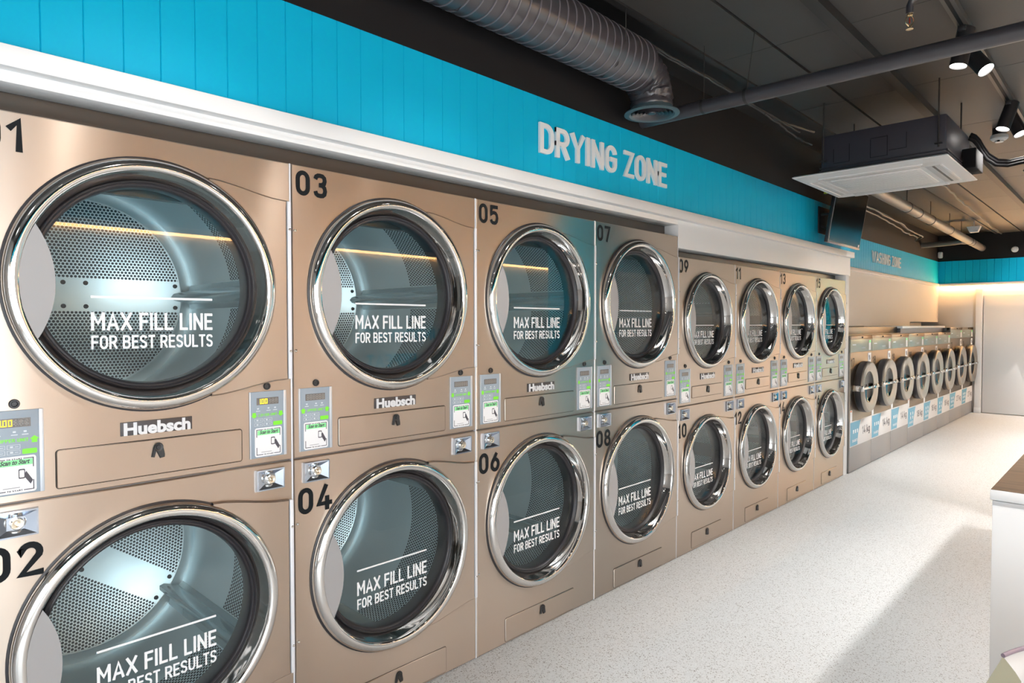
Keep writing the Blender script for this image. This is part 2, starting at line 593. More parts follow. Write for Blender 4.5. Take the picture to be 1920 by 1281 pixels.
_O = arc(.5, .70, .5, .30, 0, 180) + arc(.5, .30, .5, .30, 180, 360)
S_ = [(1, .80), (.93, .91), (.75, .985), (.5, 1), (.25, .985), (.07, .90), (0, .77), (.05, .65), (.2, .56), (.5, .505), (.8, .44), (.95, .35), (1, .23), (.93, .10), (.75, .02), (.5, 0), (.25, .02), (.07, .09), (0, .20)]
GLY = {  # width factor, list of (points, closed)
    'A': (.62, [([(0, 0), (.5, 1), (1, 0)], 0), ([(.17, .27), (.83, .27)], 0)]),
    'B': (.56, [([(0, 0), (0, 1)], 0), ([(0, 1), (.6, 1)] + arc(.6, .765, .36, .235, 90, -90, 8) + [(0, .53)], 0), ([(.6, .53)] + arc(.6, .265, .4, .265, 90, -90, 8) + [(0, 0)], 0)]),
    'D': (.56, [([(0, 0), (0, 1), (.45, 1)] + arc(.45, .68, .55, .32, 90, 0, 8) + arc(.45, .32, .55, .32, 0, -90, 8), 1)]),
    'E': (.50, [([(1, 1), (0, 1), (0, 0), (1, 0)], 0), ([(0, .52), (.88, .52)], 0)]),
    'F': (.49, [([(1, 1), (0, 1), (0, 0)], 0), ([(0, .50), (.88, .50)], 0)]),
    'G': (.56, [(arc(.5, .70, .5, .30, 8, 180) + arc(.5, .30, .5, .30, 180, 360) + [(1, .50), (.55, .50)], 0)]),
    'H': (.57, [([(0, 0), (0, 1)], 0), ([(1, 0), (1, 1)], 0), ([(0, .52), (1, .52)], 0)]),
    'I': (.14, [([(.5, 0), (.5, 1)], 0)]),
    'K': (.56, [([(0, 0), (0, 1)], 0), ([(.95, 1), (.05, .38)], 0), ([(.38, .58), (1, 0)], 0)]),
    'L': (.48, [([(0, 1), (0, 0), (1, 0)], 0)]),
    'M': (.70, [([(0, 0), (0, 1)], 0), ([(1, 0), (1, 1)], 0), ([(.02, .97), (.5, .36), (.98, .97)], 0)]),
    'N': (.58, [([(0, 0), (0, 1)], 0), ([(1, 0), (1, 1)], 0), ([(.02, .97), (.98, .03)], 0)]),
    'O': (.56, [(_O, 1)]),
    'P': (.54, [([(0, 0), (0, 1)], 0), ([(0, 1), (.58, 1)] + arc(.58, .73, .42, .27, 90, -90, 8) + [(0, .46)], 0)]),
    'R': (.56, [([(0, 0), (0, 1)], 0), ([(0, 1), (.58, 1)] + arc(.58, .735, .42, .265, 90, -90, 8) + [(0, .47)], 0), ([(.50, .47), (1, 0)], 0)]),
    'S': (.54, [(S_, 0)]),
    'T': (.52, [([(0, 1), (1, 1)], 0), ([(.5, 1), (.5, 0)], 0)]),
    'U': (.56, [([(0, 1), (0, .30)] + arc(.5, .30, .5, .30, 180, 360)[1:] + [(1, 1)], 0)]),
    'W': (.84, [([(0, 1), (.25, 0), (.5, .92), (.75, 0), (1, 1)], 0)]),
    'X': (.60, [([(0, 0), (1, 1)], 0), ([(0, 1), (1, 0)], 0)]),
    'Y': (.58, [([(0, 1), (.5, .46), (1, 1)], 0), ([(.5, .46), (.5, 0)], 0)]),
    'Z': (.52, [([(0, 1), (1, 1), (0, 0), (1, 0)], 0)]),
    '.': (.14, [([(.5, 0), (.5, .02)], 0)]),
    '0': (.54, [(_O, 1)]),
    '1': (.36, [([(0, .76), (.85, 1), (.85, 0)], 0)]),
    '2': (.54, [([(0, .76)] + arc(.5, .73, .5, .27, 175, -25) + [(0, 0), (1, 0)], 0)]),
    '3': (.54, [([(0, .80), (.10, .93), (.28, .99), (.5, 1), (.75, .98), (.92, .90), (.97, .76), (.9, .62), (.7, .54), (.38, .53)], 0),
                 ([(.38, .53), (.72, .52), (.93, .42), (1, .26), (.93, .10), (.75, .02), (.5, 0), (.25, .015), (.08, .08), (0, .21)], 0)]),
    '4': (.58, [([(.60, 1), (0, .22), (1, .22)], 0), ([(.74, .46), (.74, 0)], 0)]),
    '5': (.54, [([(.92, 1), (.10, 1), (.05, .54), (.25, .63), (.5, .65), (.75, .62), (.93, .51), (1, .33), (.93, .13), (.75, .02), (.5, 0), (.25, .015), (.08, .08), (0, .20)], 0)]),
    '6': (.54, [(ell(.5, .31, .5, .31), 1), ([(.74, 1), (.06, .44)], 0)]),
    '7': (.54, [([(0, 1), (1, 1), (.38, 0)], 0)]),
    '8': (.54, [(ell(.5, .765, .44, .235), 1), (ell(.5, .265, .5, .265), 1)]),
    '9': (.54, [(ell(.5, .69, .5, .31), 1), ([(.26, 0), (.94, .56)], 0)]),
    'k': (.48, [([(0, 0), (0, 1)], 0), ([(.9, .62), (.05, .26)], 0), ([(.38, .42), (1, 0)], 0)]),
    'g': (.50, [(ell(.5, .33, .5, .33), 1), ([(1, .64), (1, -.08)] + arc(.5, -.08, .5, .2, 0, -150, 8), 0)]),
}


def ribbon(P, t, closed):
    P = [Vector(p) for p in P]
    P = [p for i, p in enumerate(P) if i == 0 or (p - P[i - 1]).length > 1e-7]
    if closed and (P[0] - P[-1]).length < 1e-7:
        P.pop()
    n = len(P)
    L, R = [], []
    for i in range(n):
        if closed or 0 < i < n - 1:
            a, b = P[i - 1], P[(i + 1) % n]
            d1 = (P[i] - a).normalized()
            d2 = (b - P[i]).normalized()
            n1 = Vector((-d1.y, d1.x))
            n2 = Vector((-d2.y, d2.x))
            m = n1 + n2
            if m.length < 1e-5:
                m = n1
            m.normalize()
            s = 1.0 / max(m.dot(n1), 0.68)
        else:
            d = (P[1] - P[0]) if i == 0 else (P[-1] - P[-2])
            d.normalize()
            m = Vector((-d.y, d.x))
            s = 1.0
        L.append(P[i] + m * (t / 2 * s))
        R.append(P[i] - m * (t / 2 * s))
    return L, R


def stroke_text(mb, text, h, t, origin, depth=0.0, wf=1.0, gap=0.085, sheet=None):
    """draw on a plane facing +X: (u -> Y, v -> Z). origin (x,y,z) lower left. returns advance width."""
    x0, y0, z0 = origin
    u = 0.0
    for ch in text:
        if ch == ' ':
            u += 0.30 * h * wf
            continue
        w, strokes = GLY[ch]
        w = w * h * wf if ch not in 'I.' else t * 1.0
        for si, (pts, closed) in enumerate(strokes):
            lift = 0.00012 * si
            Q = [(u + t / 2 + p[0] * (w - t) if ch not in 'I.' else u + t / 2, t / 2 + p[1] * (h - t)) for p in pts]
            if ch == '.':
                Q = [(u + t / 2, 0), (u + t / 2, t)]
            elif not closed:      # square line ends reach the letter's edge
                pass
            if ch not in '.':
                Q2 = []
                for i, q in enumerate(Q):
                    Q2.append(q)
                Q = Q2
                if not closed:
                    for e, k in ((0, 1), (-1, -2)):
                        d = Vector(Q[e]) - Vector(Q[k])
                        if d.length > 1e-9 and (abs(d.x) < 1e-6 or abs(d.y) < 1e-6 or ch in 'AKRVWXYZ1247'):
                            Q[e] = tuple(Vector(Q[e]) + d.normalized() * t / 2)
            L, R = ribbon(Q, t, closed)
            n = len(L)
            vs = [(x0 + depth + lift, y0 + p.x, z0 + p.y) for p in L] + [(x0 + depth + lift, y0 + p.x, z0 + p.y) for p in R]
            fs = []
            rng = n if closed else n - 1
            for i in range(rng):
                j = (i + 1) % n
                fs.append((i, n + i, n + j, j))
            if depth > 0:
                vs += [(x0, y, z) for _, y, z in vs[:2 * n]]
                m2 = 2 * n
                for i in range(rng):
                    j = (i + 1) % n
                    fs.append((j, m2 + j, m2 + i, i))
                    fs.append((n + i, m2 + n + i, m2 + n + j, n + j))
                if not closed:
                    fs.append((0, m2, m2 + n, n))
                    fs.append((2 * n - 1, m2 + 2 * n - 1, m2 + n - 1, n - 1))
            mb.add(vs, fs)
        u += w + gap * h
    return u - gap * h


def text_width(text, h, t, wf=1.0, gap=0.085):
    return stroke_text(MB(), text, h, t, (0, 0, 0), 0, wf, gap)


def font_mesh(mb, text, size, origin, sx=1.0, shear=0.0, offset=0.0, depth=0.0):
    cu = bpy.data.curves.new('lettering', 'FONT')
    cu.body = text
    cu.size = size
    cu.shear = shear
    cu.offset = offset
    cu.extrude = depth / 2
    cu.resolution_u = 4
    o = bpy.data.objects.new('lettering', cu)
    me = bpy.data.meshes.new_from_object(o)
    x0, y0, z0 = origin
    mb.add([(x0 + v.co.z + depth / 2, y0 + v.co.x * sx, z0 + v.co.y) for v in me.vertices], [tuple(p.vertices) for p in me.polygons])
    w = max((v.co.x * sx for v in me.vertices), default=0)
    bpy.data.objects.remove(o)
    bpy.data.curves.remove(cu)
    bpy.data.meshes.remove(me)
    return w


def rrect(y0, y1, z0, z1, r, n=5):
    pts = []
    for cy, cz, a in ((y1 - r, z0 + r, -90), (y1 - r, z1 - r, 0), (y0 + r, z1 - r, 90), (y0 + r, z0 + r, 180)):
        pts += arc(cy, cz, r, r, a, a + 90, n)
    return pts


# ================================================================== the room
def build_room():
    struct('floor', MB().box(-1.3, RW + 0.3, YF - 0.3, YB + 0.3, -0.12, 0.0), FLOOR)
    # dryer wall: black upper wall, end of the dryer bulkhead
    m = MB()
    m.box(-1.2, -0.012, YF, 6.0, 2.14, 3.2)
    struct('wall_left', m, BLACKP)
    struct('wall_rear_of_dryers', MB().box(-1.3, -1.2, YF, YB, 0, 3.2), CABINET)
    # teal boards, 100 mm each, with V grooves
    m = MB()
    y = -3.5135
    while y < 6.0:
        y1 = min(y + 0.1, 6.0)
        a, b = max(y, YF) + 0.002, y1 - 0.002
        m.add([(-0.003, a - .002, 2.17), (0, a, 2.17), (0, b, 2.17), (-0.003, b + .002, 2.17),
               (-0.003, a - .002, 2.615), (0, a, 2.615), (0, b, 2.615), (-0.003, b + .002, 2.615)],
              [(0, 1, 5, 4), (1, 2, 6, 5), (2, 3, 7, 6)])
        y = y1
    m.box(-0.03, -0.003, YF, 6.0, 2.17, 2.615)
    struct('trim_1', m, TEAL)
    # white lip and fascia below it
    m = MB().bbox(-0.03, 0.04, YF, 6.0, 2.168, 2.224, 0.003)
    struct('trim_2', m, WHITE)
    m = MB()
    m.bbox(-0.10, 0.0, YF, 2.628, 2.138, 2.19, 0.002)
    m.bbox(-0.10, 0.0, 2.628, 6.0, 1.992, 2.19, 0.002)
    struct('trim_3', m, WHITE)
    # steel filler between the dryers and the fascia
    m = MB()
    m.box(-0.13, -0.10, -3.0, 2.63, 1.90, 2.16)
    m.box(-0.13, -0.10, 2.63, 5.87, 1.80, 2.02)
    struct('trim_4', m, FILLER)
    # white end post and the partition beside the first and last dryer
    struct('wall_partition', MB().bbox(-1.2, 0.0, 5.868, 5.974, 0, 2.0, 0.002), WHITE)
    struct('wall_near_post', MB().bbox(-1.2, 0.0, -0.985, -0.885, 0, 2.14, 0.002), WHITE)
    struct('wall_added_alcove', MB().box(-1.2, -0.45, YF, -0.985, 0, 2.14), DARKWALL)  # dark alcove added out of view to darken the ring reflections
    # washing zone: wall set back half a metre
    struct('wall_washing', MB().box(-1.2, -0.512, 6.0, YB, 2.2, 3.2), BLACKP)
    m = MB()
    y = 5.9865
    while y < YB:
        y1 = min(y + 0.1, YB)
        m.add([(-0.506, y, 2.2), (-0.5, y + .003, 2.2), (-0.5, y1 - .003, 2.2), (-0.506, y1, 2.2),
               (-0.506, y, 2.605), (-0.5, y + .003, 2.605), (-0.5, y1 - .003, 2.605), (-0.506, y1, 2.605)],
              [(0, 1, 5, 4), (1, 2, 6, 5), (2, 3, 7, 6)])
        y = y1
    m.box(-0.53, -0.506, 6.0, YB, 2.2, 2.605)
    struct('trim_5', m, TEAL)
    struct('trim_6', MB().bbox(-0.53, -0.475, 6.0, YB, 2.165, 2.215, 0.003), WHITE)
    m = MB()
    m.box(-1.2, -0.5, 6.0, 10.55, 1.485, 2.17)
    m.box(-1.2, -0.5, 10.55, YB, 1.547, 2.17)
    struct('wall_bulkhead', m, WALLW)
    struct('wall_behind_washers', MB().box(-1.2, -0.97, 6.0, YB, 0, 1.55), GREYWALL)
    # end wall: white below, teal boards, black above
    m = MB()
    m.box(-1.2, RW, YB, YB + 0.15, 0, 2.2)
    struct('wall_back', m, WALLW)
    struct('wall_back_upper', MB().box(-1.2, RW, YB - 0.005, YB + 0.15, 2.2, 3.2), BLACKP)
    m = MB()
    x = -0.5
    while x < RW:
        x1 = min(x + 0.1, RW)
        m.add([(x, YB - .014, 2.2), (x + .003, YB - .02, 2.2), (x1 - .003, YB - .02, 2.2), (x1, YB - .014, 2.2),
               (x, YB - .014, 2.605), (x + .003, YB - .02, 2.605), (x1 - .003, YB - .02, 2.605), (x1, YB - .014, 2.605)],
              [(1, 0, 4, 5), (2, 1, 5, 6), (3, 2, 6, 7)])
        x = x1
    m.box(-0.5, RW, YB - .014, YB, 2.2, 2.605)
    struct('trim_7', m, TEAL)
    struct('trim_8', MB().bbox(-0.475, RW, YB - 0.06, YB, 2.165, 2.215, 0.003), WHITE)
    # white pilaster beside the washers, door and skirting
    struct('trim_9', MB().bbox(0.055, 0.15, YB - 0.045, YB, 0, 2.12, 0.003), WHITE)
    struct('baseboard_back', MB().bbox(0.05, 0.155, YB - 0.058, YB - 0.045, 0, 0.09, 0.002), WHITE)
    d = MB()
    d.bbox(0.165, 1.10, YB - 0.03, YB - 0.002, 0.012, 1.995, 0.002)
    dd = struct('door_1', d, paint('door_paint', (0.72, 0.715, 0.72), 0.45, 0.015))
    h = MB().tube([(1.02, YB - 0.03, 1.02), (1.02, YB - 0.08, 1.02), (0.91, YB - 0.08, 1.02)], 0.009, 8)
    h.build('door_handle', CHROME, dd)
    # unseen teal panel added on the end wall for its reflection
    struct('trim_added_panel', MB().bbox(2.00, 2.66, YB - 0.03, YB, 0.35, 2.16, 0.003), TEAL)
    # opposite wall
    m = MB()
    m.box(RW, RW + 0.15, YF, -3.32, 0, 2.6)
    m.box(RW, RW + 0.15, -3.32, -0.12, 0, 0.28)
    m.box(RW, RW + 0.15, -3.32, -0.12, 2.18, 2.6)
    m.box(RW, RW + 0.15, -0.12, 7.2, 0, 2.6)
    struct('wall_right', m, WALLR)
    struct('wall_right_far', MB().box(RW, RW + 0.15, 7.2, YB, 0, 2.6), WALLW)
    struct('wall_right_upper', MB().box(RW, RW + 0.15, YF, YB, 2.6, 3.2), BLACKP)
    struct('trim_11', MB().box(RW - 0.02, RW, YF, YB, 2.31, 2.64), TEAL)
    struct('trim_12', MB().bbox(RW - 0.06, RW, YF, YB, 2.262, 2.31, 0.003), WHITE)
    struct('wall_added_column', MB().bbox(2.30, 2.75, 4.63, 5.36, 0, HC, 0.003), TEAL)  # unseen column added for the teal reflection in the dryer steel
    # unseen windows added for daylight and reflections: frame with three panes, solid wall behind the camera
    m = MB()
    m.box(-1.3, 2.2, YF - 0.12, YF, 0, 3.2)
    m.box(3.4, RW + 0.15, YF - 0.12, YF, 0, 3.2)
    m.box(2.2, 3.4, YF - 0.12, YF, 2.3, 3.2)
    m.box(2.2, 3.4, YF - 0.12, YF, 0, 0.3)
    struct('wall_front', m, GREYWALL)
    fr = MB()
    for x in (2.2, 2.775, 3.35):
        fr.box(x, x + 0.05, YF - 0.08, YF - 0.02, 0.3, 2.3)
    for z in (0.3, 1.3, 2.25):
        fr.box(2.2, 3.4, YF - 0.078, YF - 0.022, z, z + 0.05)
    w = struct('window_added_2', fr, TRACKM)  # end window, added for the bright reflections in the rings
    for x in (2.25, 2.825):
        MB().box(x, x + 0.525, YF - 0.055, YF - 0.047, 0.35, 2.25).build('pane', WINDOW, w)
    fr = MB()
    for y in (-3.32, -2.27, -1.22, -0.17):
        fr.box(RW + .03, RW + .09, y, y + .05, 0.28, 2.18)
    for z in (0.28, 1.30, 2.13):
        fr.box(RW + .032, RW + .088, -3.32, -0.12, z, z + .05)
    w = struct('window_added_1', fr, TRACKM)  # side window, added to send daylight into the drums
    for y in (-3.27, -2.22, -1.17):
        MB().box(RW + .055, RW + .062, y, y + 1.0, 0.33, 2.13).build('pane', WINDOW, w)
    # ceiling: black strip by the wall, painted boards with open joints
    m = MB()
    m.box(-1.3, RW + 0.15, YF - 0.12, YB + 0.15, HC + 0.03, HC + 0.15)
    struct('ceiling', m, CEILB)
    m = MB()
    for xa, xb in ((0.335, 0.645), (0.662, 0.99), (1.04, 1.86), (1.87, 2.69), (2.70, RW)):
        y = YF
        while y < YB:
            y1 = min(y + 1.22, YB)
            m.box(xa, xb, y + 0.002, y1 - 0.002, HC, HC + 0.03)
            y = y1
    struct('ceiling_boards', m, CEILP)
    struct('ceiling_beam', MB().box(0.985, 1.045, YF, YB, HC - 0.05, HC + 0.03), CEILB)
    struct('ceiling_edge_beam', MB().box(0.30, 0.335, YF, YB, HC - 0.012, HC + 0.03), CEILB)


build_room()


# ------------------------------------------------------------------ LED strips (real lamps of the place)
def led():
    o = MB().box(RW - 0.040, RW - 0.018, YF + 0.1, 6.1, 2.240, 2.262).build('light_strip', LEDM_F)
    tag(o, 'warm light strip under the trim of the wall facing the dryers', 'light strip')
    o = MB().box(-0.46, RW - 0.1, YB - 0.064, YB - 0.044, 2.134, 2.165).build('light_strip', LEDM_B)
    tag(o, 'warm glowing light strip under the teal band of the end wall', 'light strip')


led()


# ------------------------------------------------------------------ wall lettering
def wall_word(text, label, x, y0, z0, h, width, t, wf, depth=0.012):
    root = thing('wall_lettering', label, 'sign', (x, y0, z0))
    total = text_width(text, h, t, wf)
    k = width / total
    u = 0
    for ch in text:
        if ch == ' ':
            u += 0.30 * h * wf
            continue
        m = MB()
        w = stroke_text(m, ch, h, t, (0, 0, 0), depth, wf)
        m.v = [(a, (b + u) * k, c) for a, b, c in m.v]
        m.build('letter', LETTER, root, 30)
        u += w + 0.085 * h
    return root


wall_word('DRYING ZONE', 'white DRYING ZONE lettering on the teal boards above the dryers', 0.0005, 1.292, 2.343, 0.148, 1.178, 0.0225, 1.0)
wall_word('WASHING ZONE', 'white WASHING ZONE lettering on the teal band above the washers', -0.4995, 8.52, 2.338, 0.150, 1.42, 0.0225, 1.0)


def facing_text():
    # lettering on the wall opposite, read in the door glass of the dryers
    def word(text, label, y_right, z0, h, width):
        root = thing('wall_lettering', label, 'sign', (RW - 0.001, y_right + width, z0), pi)
        m = MB()
        w = stroke_text(m, text, h, h * 0.16, (0, 0, 0), 0.006, 1.1)
        m.v = [(a, b * width / w, c) for a, b, c in m.v]
        m.build('lettering', TEAL, root)
    word('LAUNDROMAT', 'teal LAUNDROMAT lettering on the white wall facing the dryers', 2.72, 1.33, 0.13, 1.25)
    word('RELAX. REPEAT', 'teal RELAX. REPEAT lettering on the white wall facing the dryers', 2.74, 1.06, 0.13, 1.30)


facing_text()


# ================================================================== stacked dryers
BIG = dict(W=0.876, H=2.064, S=1.033, k=1.0, yc=0.438, zu=1.624, zl=0.591,
           ctl=(0.023, 0.153), ctr=(0.721, 0.851), ctz=(1.056, 1.280),
           bxl=(0.037, 0.138), bxr=(0.739, 0.840), bxz=(0.943, 1.016),
           badge=(0.338, 0.538, 1.180, 1.220), lint=(0.180, 0.695, 1.055, 1.161), lock=(0.438, 1.131),
           lintl=(0.183, 0.696, 0.012, 0.122), lockl=(0.446, 0.092), btn=((0.090, 1.297), (0.783, 1.297)),
           nu=(0.019, 1.960), nl=(0.018, 0.830), nh=0.088, txt=(0.276, 0.617))
SMALL = dict(W=0.8087, H=1.937, S=0.977, k=0.866, yc=0.404, zu=1.533, zl=0.567,
             ctl=(0.026, 0.161), ctr=(0.641, 0.777), ctz=(0.997, 1.217),
             bxl=(0.036, 0.142), bxr=(0.668, 0.773), bxz=(0.886, 0.958),
             badge=(0.297, 0.504, 1.137, 1.177), lint=(0.184, 0.610, 1.021, 1.097), lock=(0.402, 1.070),
             lintl=(0.193, 0.613, 0.020, 0.127), lockl=(0.403, 0.093), btn=((0.098, 1.236), (0.715, 1.236)),
             nu=(0.008, 1.836), nl=(0.008, 0.772), nh=0.088, txt=(0.250, 0.546))


def panel_with_hole(y0, y1, z0, z1, cy, cz, r, x1=0.0, x0=-0.025, cham=0.003, n=128):
    """sheet front with a round opening, chamfered outer edge"""
    angs = sorted(set([2 * pi * k / n for k in range(n)] + [atan2(z - cz, y - cy) % (2 * pi) for y in (y0 + cham, y1 - cham) for z in (z0 + cham, z1 - cham)]))
    ins, out = [], []
    a_y0, a_y1, a_z0, a_z1 = y0 + cham, y1 - cham, z0 + cham, z1 - cham
    for a in angs:
        c, s = cos(a), sin(a)
        ts = []
        if c > 1e-9:
            ts.append((a_y1 - cy) / c)
        if c < -1e-9:
            ts.append((a_y0 - cy) / c)
        if s > 1e-9:
            ts.append((a_z1 - cz) / s)
        if s < -1e-9:
            ts.append((a_z0 - cz) / s)
        t = min(ts)
        ins.append((cy + r * c, cz + r * s))
        out.append((cy + t * c, cz + t * s))
    N = len(angs)
    m = MB()
    vs = [(x1, *p) for p in ins] + [(x1, *p) for p in out] + [(x0, *p) for p in ins]
    fs = []
    for i in range(N):
        j = (i + 1) % N
        fs.append((i, N + i, N + j, j))
        fs.append((2 * N + i, i, j, 2 * N + j))
    m.add(vs, fs)
    # chamfer and returns of the sheet
    a = [(x1, a_y0, a_z0), (x1, a_y1, a_z0), (x1, a_y1, a_z1), (x1, a_y0, a_z1)]
    b = [(x1 - cham, y0, z0), (x1 - cham, y1, z0), (x1 - cham, y1, z1), (x1 - cham, y0, z1)]
    c = [(x0, y, z) for _, y, z in b]
    fs = []
    for i in range(4):
        j = (i + 1) % 4
        fs += [(i, 4 + i, 4 + j, j), (4 + i, 8 + i, 8 + j, 4 + j)]
    m.add(a + b + c, fs)
    m.fixn = True
    return m


def seg_digits(on, off, y0, y1, z0, z1, lit):
    """six seven-segment digits; lit is the list of digits shown at the left"""
    SEG = {'0': 'abcdef', '1': 'bc', '8': 'abcdefg'}
    n = 6
    cw = (y1 - y0) / n
    h = z1 - z0
    t = h * 0.13
    for i in range(n):
        ch = lit[i] if i < len(lit) else None
        ya, yb = y0 + cw * (i + .14), y0 + cw * (i + .86)
        zm = (z0 + z1) / 2
        segs = dict(a=(ya, yb, z1 - t, z1), d=(ya, yb, z0, z0 + t), g=(ya, yb, zm - t / 2, zm + t / 2),
                    f=(ya, ya + t, zm, z1), e=(ya, ya + t, z0, zm), b=(yb - t, yb, zm, z1), c=(yb - t, yb, z0, zm))
        for s, (p, q, r, w) in segs.items():
            if ch and s in SEG[ch]:
                on.box(0.0040, 0.0046, p, q, r, w)
            elif not ch:
                off.box(0.0040, 0.0044, p, q, r, w)
        if ch == '1':
            on.box(0.0040, 0.0046, yb + t * .3, yb + t * 1.3, z0, z0 + t)


def control_panel(root, y0, y1, z0, z1, upper, lit):
    """blue-grey keypad with display, arrows and a sticker"""
    w, h = y1 - y0, z1 - z0
    Y = lambda u: y0 + u * w
    Z = lambda v: z0 + v * h
    p = MB().bbox(-0.004, 0.003, y0, y1, z0, z1, 0.0015).build('control_panel', PLATE, root)
    MB().bbox(-0.004, 0.0042, y1 - 0.010, y1, z0, z1, 0.001).build('edge_rail', PLATEEDGE, p)
    MB().bbox(-0.004, 0.0042, y0, y0 + 0.004, z0, z1, 0.001).build('edge_rail', PLATEEDGE, p)
    MB().box(0.0022, 0.0040, Y(.19), Y(.78), Z(.80), Z(.905)).build('display', DISPLAY, p)
    on, off = MB(), MB()
    seg_digits(on, off, Y(.21), Y(.76), Z(.815), Z(.89), lit)
    off.build('display_digits', SEGOFF, p)
    if lit:
        on.build('lit_digits', SEGON, p)
    g = MB()
    lt = 'UPPER UNIT' if upper else 'LOWER UNIT'
    hh = 0.040 * h
    tw = text_width(lt, hh, hh * .17)
    m = MB()
    stroke_text(m, lt, hh, hh * .17, (0.0034, 0, 0))
    g.add([(a, Y(.24) + b * (.50 * w / tw), c + Z(.625)) for a, b, c in m.v], m.f)
    for u in (.12, .84):
        s = 1 if upper else -1
        cz = Z(.645)
        a = 0.042 * h * s
        poly = [(Y(u), cz + a), (Y(u) - .011, cz), (Y(u) - .006, cz), (Y(u) - .006, cz - a), (Y(u) + .006, cz - a), (Y(u) + .006, cz), (Y(u) + .011, cz)]
        if s < 0:
            poly = poly[::-1]
        g.prism(poly[::-1] if False else poly, 0.0028, 0.0036)
    g.prism(rrect(Y(.63), Y(.88), Z(.475), Z(.535), .003), 0.0028, 0.0038)
    g.build('green_print', GREEN, p)
    k = MB()
    for u in (.13, .38):
        for v in (.545, .480):
            for a, b, c, d in ((u, u + .22, v, v + .004), (u, u + .22, v + .046, v + .050), (u, u + .008, v, v + .05), (u + .212, u + .22, v, v + .05), (u + .05, u + .10, v + .015, v + .035), (u + .13, u + .19, v + .021, v + .027)):
                k.box(0.0028, 0.0036, Y(a), Y(b), Z(c), Z(d))
    for u in (.20, .48, .66):
        k.box(0.0028, 0.0036, Y(u), Y(u + .05), Z(.735), Z(.755))
        k.box(0.0028, 0.0036, Y(u - .03), Y(u + .08), Z(.705), Z(.715))
    k.build('keypad_print', GREYPRINT, p)
    s = MB()
    s.prism(rrect(Y(.13), Y(.86), Z(.02), Z(.455), .007), 0.0028, 0.0042)
    s.build('sticker', PAPER, p)
    MB().box(0.0040, 0.0046, Y(.20), Y(.80), Z(.345), Z(.415)).build('sticker_band', MINT, p)
    f = MB()
    ya, yb, za, zb = Y(.17), Y(.82), Z(.045), Z(.43)
    t = 0.0022
    q = (yb - ya) * .27
    r = (zb - za) * .30
    X0, X1 = 0.0040, 0.0046
    f.box(X0, X1, ya, ya + q, zb - t, zb)
    f.box(X0, X1, yb - q, yb, zb - t, zb)
    f.box(X0, X1, ya, ya + q, za, za + t)
    f.box(X0, X1, yb - q, yb, za, za + t)
    for yy in (ya, yb - t):
        f.box(X0, X1, yy, yy + t, za, za + r)
        f.box(X0, X1, yy, yy + t, zb - r, zb)
    for zz in (za - .001, zb - .0035):
        hh2 = 0.0042
        tw = text_width('TO START', hh2, hh2 * .2)
        mm = MB()
        stroke_text(mm, 'TO START', hh2, hh2 * .2, (X1, 0, 0))
        f.add([(a, (ya + yb) / 2 - .5 * (yb - ya) * .40 + b * (yb - ya) * .40 / tw, c + zz) for a, b, c in mm.v], mm.f)
    f.build('border_lettering', PRINT, p)
    m = MB()
    tm = MB()
    wd = font_mesh(tm, 'Scan to Start', 0.0165, (0, 0, 0), 1.0, 0.35, 0.0006)
    m.add([(0.0049, Y(.255) + b * (.50 * w / wd), Z(.362) + c) for _, b, c in tm.v], tm.f)
    # hand holding a telephone
    m.prism(rrect(Y(.56), Y(.67), Z(.185), Z(.30), .003), 0.0040, 0.0047)
    m.prism([(Y(.64), Z(.22)), (Y(.76), Z(.11)), (Y(.80), Z(.155)), (Y(.69), Z(.27))], 0.0040, 0.0048)
    m.box(0.0040, 0.0046, Y(.30), Y(.58), Z(.083), Z(.088))
    m.build('sticker_print', PRINT, p)
    MB().prism(rrect(Y(.575), Y(.655), Z(.20), Z(.285), .002), 0.0046, 0.0050).build('telephone_screen', PAPER, p)
    return p


def coin_box(root, y0, y1, z0, z1):
    """cast frame with a sunk pyramid and a round lock"""
    iy, iz = (y1 - y0) * .31, (z1 - z0) * .27
    rim = .006
    L = [(y0, y1, z0, z1, 0.0), (y0 + .0015, y1 - .0015, z0 + .0015, z1 - .0015, 0.0120), (y0 + rim, y1 - rim, z0 + rim, z1 - rim, 0.0130), (y0 + iy, y1 - iy, z0 + iz, z1 - iz, 0.0012)]
    vs, fs = [], []
    for a, b, c, d, x in L:
        vs += [(x, a, c), (x, b, c), (x, b, d), (x, a, d)]
    for i in range(3):
        for k in range(4):
            j = (k + 1) % 4
            fs.append((4 * i + k, 4 * i + j, 4 * i + 4 + j, 4 * i + 4 + k))
    fs.append((12, 13, 14, 15))
    m = MB()
    m.add(vs, fs)
    p = m.build('coin_box', COOLCHROME, root, 20)
    c = ((y0 + y1) / 2 + .003, (z0 + z1) / 2)
    l = MB().lathe([(0.0001, .013), (.004, .013), (.0055, .010), (.009, .012), (.0135, .012), (.016, .008), (.016, .001)], (0, *c), 'X', 28)
    l.build('lock', NICKEL, p, 30)
    return p


